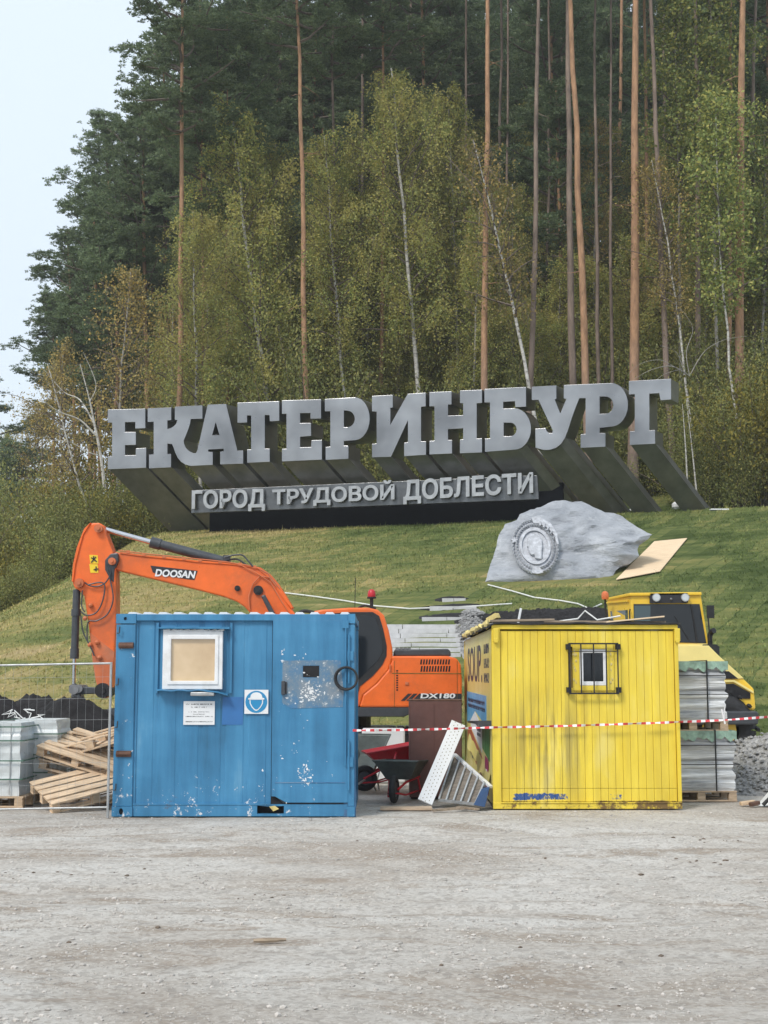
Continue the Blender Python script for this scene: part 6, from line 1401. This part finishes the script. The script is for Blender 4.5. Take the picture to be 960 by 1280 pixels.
for k, (a, b, c) in enumerate((((861, 640), (857, 560), (853, 505)), ((873, 640), (866, 570), (858, 500)))):
    bare('sapling', ('left of two' if k == 0 else 'right of two') + ' thin white saplings beside the last sign leg', 'sapling', [([(a[0], a[1], 55.5), (b[0], b[1], 55.5), (c[0], c[1], 55.5)], .045)], 'birch_bark')
# forest behind: rows of pines and birches that nothing tells apart
gid = {'p': ('pine_tree', 'dark pine deep in the forest behind the front row', 'pine tree', 'pines deep in the forest'),
       'b': ('birch_tree', 'dull green birch deep in the forest behind the front row', 'birch tree', 'birches deep in the forest')}
def backtree(X, Y, H, kind, r=.16):
    if kind == 'p' and X / Y * 1700 > 60: H *= 1.22
    nm, lab, cat, g = gid[kind]; zone = ' at the left' if X / Y * 1700 < -130 else (' in the middle' if X / Y * 1700 < 170 else ' at the right'); lab += zone; g += zone; base = Vector((X, Y, terrain(X, Y))); lean = trng.normal(size=2) * .4
    cr = PINES[int(trng.integers(0, 4))] if kind == 'p' else BIRCH[int(trng.integers(0, 3))]
    tree(nm, lab, cat, base, base + Vector((lean[0], lean[1], H)), r, cr, trng.uniform(1.0, 1.35) if kind == 'p' else trng.uniform(1.0, 1.35), 'pine_bark' if kind == 'p' else 'dull_birch_bark', group=g, dead=0)
for Y, x0, x1, step, hp, kinds in ((71, -11, 40, 3.3, 17, 'bbpb'), (79, -15, 44, 3.0, 23, 'pbbb'), (88, -19, 48, 2.9, 26, 'pbbp'), (98, -21, 37, 3.1, 29, 'ppp'), (110, -24, 42, 3.4, 31, 'ppb'), (124, -28, 48, 4, 33, 'pp'), (66, -9, 38, 2.9, 13, 'bbb'), (148, -30, 56, 5, 33, 'pp')):
    X = x0; i = 0
    while X < x1:
        lim = interp(X / Y * 1700 + 480, [(0, 560), (60, 400), (110, 300), (170, 190), (240, 60), (300, -60), (960, -60)])   # stay under the skyline
        k = kinds[i % len(kinds)]; x = X + trng.uniform(-.9, .9); y = Y + trng.uniform(-2, 2); zt = P(480, lim + 20, y).z - terrain(x, y)
        H = min(hp * trng.uniform(.85, 1.1) * ((.85 if x / y * 1700 > 90 else .66) if k == 'b' else 1), zt)
        if H > 4: backtree(x, y, H, k, .13 if k == 'b' else .17)
        X += step; i += 1
# undergrowth
def shrub(cr, X, Y, s, lab, group=None, nm='shrub', sz=1.0):
    t = thing(nm, lab, 'shrub', (X, Y, terrain(X, Y) - .08), trng.uniform(0, 6.28), group); t.scale = (s, s, s * sz)
    link('leaves', cr[0], t); link('stems', cr[1], t); return t
lg = 'bushes along the forest edge'
for (px, Y, s, c, sz) in ((-8, 66, 1.3, 1, 1.2), (12, 62, 1.2, 0, 1.2), (30, 58, 1.1, 1, 1.1), (48, 61, 1.4, 1, 1.2), (62, 56.5, 1.0, 0, 1.1), (82, 60, 1.3, 1, 1.2), (92, 57.5, 1.05, 2, 1.2), (112, 59.5, 1.15, 1, 1.1), (135, 60, 1.0, 0, 1.1), (158, 60.5, 1.1, 2, 1.3), (182, 61, 1.1, 0, 1.2), (5, 55, 1.0, 2, 1.1), (20, 70, 1.7, 1, 1.5), (70, 68, 1.6, 0, 1.6), (120, 66, 1.6, 1, 1.6), (-25, 60, 1.5, 1, 1.4), (40, 55, .8, 2, 1.1), (105, 63, 1.3, 0, 1.4)):
    v = P(px, 640, Y); shrub(YSHRUB[0] if int(px) % 3 == 0 else SHRUB[c], v.x, Y, s, 'leafy green-yellow bush on the left flank of the mound', lg + ' at the left', sz=sz)
for (px, Y, s, c, sz) in ((868, 58, .95, 1, 1.2), (885, 56.8, .9, 0, 1.3), (905, 57.5, 1.1, 1, 1.3), (922, 56.5, 1.0, 2, 1.5), (900, 61, 1.4, 1, 1.6), (935, 60, 1.4, 0, 1.6), (975, 58, 1.2, 1, 1.6), (860, 61, 1.2, 0, 1.5), (990, 62, 1.6, 0, 1.6), (1020, 59, 1.5, 1, 1.5), (1060, 61, 1.6, 0, 1.6), (1100, 60, 1.5, 1, 1.5), (1150, 62, 1.7, 0, 1.6), (1200, 61, 1.6, 1, 1.5)):
    v = P(px, 640, Y); shrub(SHRUB[c], v.x, Y, s, 'leafy bush at the forest edge right of the sign', lg + ' at the right', sz=sz)
for (px, Y, s, lab) in ((950, 57, 1.5, 'brightest yellow-green bush at the right edge beside the sign'), (972, 59, 1.7, 'yellow-green bush partly cut by the right edge of the picture')):
    v = P(px, 640, Y); shrub(YSHRUB[0], v.x, Y, s, lab, sz=1.3)
for i in range(96):
    px = 190 + trng.uniform(0, 1) * 780; Y = trng.uniform(61, 80); v = P(px, 640, Y)
    shrub(SHRUB[int(trng.integers(0, 3))], v.x, Y, trng.uniform(.9, 1.7), 'dim undergrowth bush among the trunks behind the ' + ('first letters' if px < 420 else ('middle letters' if px < 650 else 'last letters')) + ' of the sign', 'undergrowth behind the ' + ('first letters' if px < 420 else ('middle letters' if px < 650 else 'last letters')), sz=trng.uniform(1, 1.7))
# far wood at the left horizon
for i, (px, Y, ty) in enumerate(((-20, 130, 470), (8, 140, 530), (25, 120, 555), (-40, 120, 500), (45, 135, 520))):
    px_tree('birch_tree', 'distant tree low on the horizon at the far left', 'birch tree', px, Y, px, ty, .15, BIRCH[i % 3] if i % 2 else PINES[i % 4], 1.3, 'dull_birch_bark', group='distant trees at the far left')

# the closed wood far up the hill, one mass
wr = np.random.default_rng(77); nW = 230000
wx = wr.uniform(-24, 62, nW); wy = 128 + 26 * wr.random(nW) + 2.0 * np.sin(wx * .7); wh = wr.random(nW) ** .8
gz_ = np.array([terrain(a, min(b, 210)) for a, b in zip(wx[::50], wy[::50])]).repeat(50)
top_ = 27 + 3 * np.sin(wx * .9) + 2 * np.sin(wx * 2.3); pxs = wx / wy * 1700 + 480
lim_ = np.interp(pxs, [0, 60, 110, 170, 240, 300, 960], [600, 440, 340, 230, 100, -20, -60]); zt_ = np.array([P(480, l_ + 40, y_).z for l_, y_ in zip(lim_[::50], wy[::50])]).repeat(50)
wz = gz_ + wh * top_; k_ = wz < zt_ - 1
c_ = np.stack([wx, wy, wz], 1)[k_] + wr.normal(size=(int(k_.sum()), 3)) * .3
o = link('distant_wood', soup('distant_wood', leaf_quads(c_, wr.uniform(.18, .42, len(c_)), wr, .7), 'pine_needles')); tag(o, 'closed dark wood on the hillside far behind the trunks', None, kind='stuff')
# ------------------------------------------------------------------ thin autumn haze
n = N('haze'); n.n.remove(n.b); pv = n.n.new('ShaderNodeVolumePrincipled'); pv.inputs['Color'].default_value = (.98, .99, 1, 1); pv.inputs['Density'].default_value = .0006; pv.inputs['Anisotropy'].default_value = .2
n.l.new(pv.outputs[0], n.n['Material Output'].inputs['Volume']); M['haze'] = n.m
o = MB().box(-300, 300, -60, 420, -1.4, 130).build('haze', 'haze'); tag(o, kind='stuff')
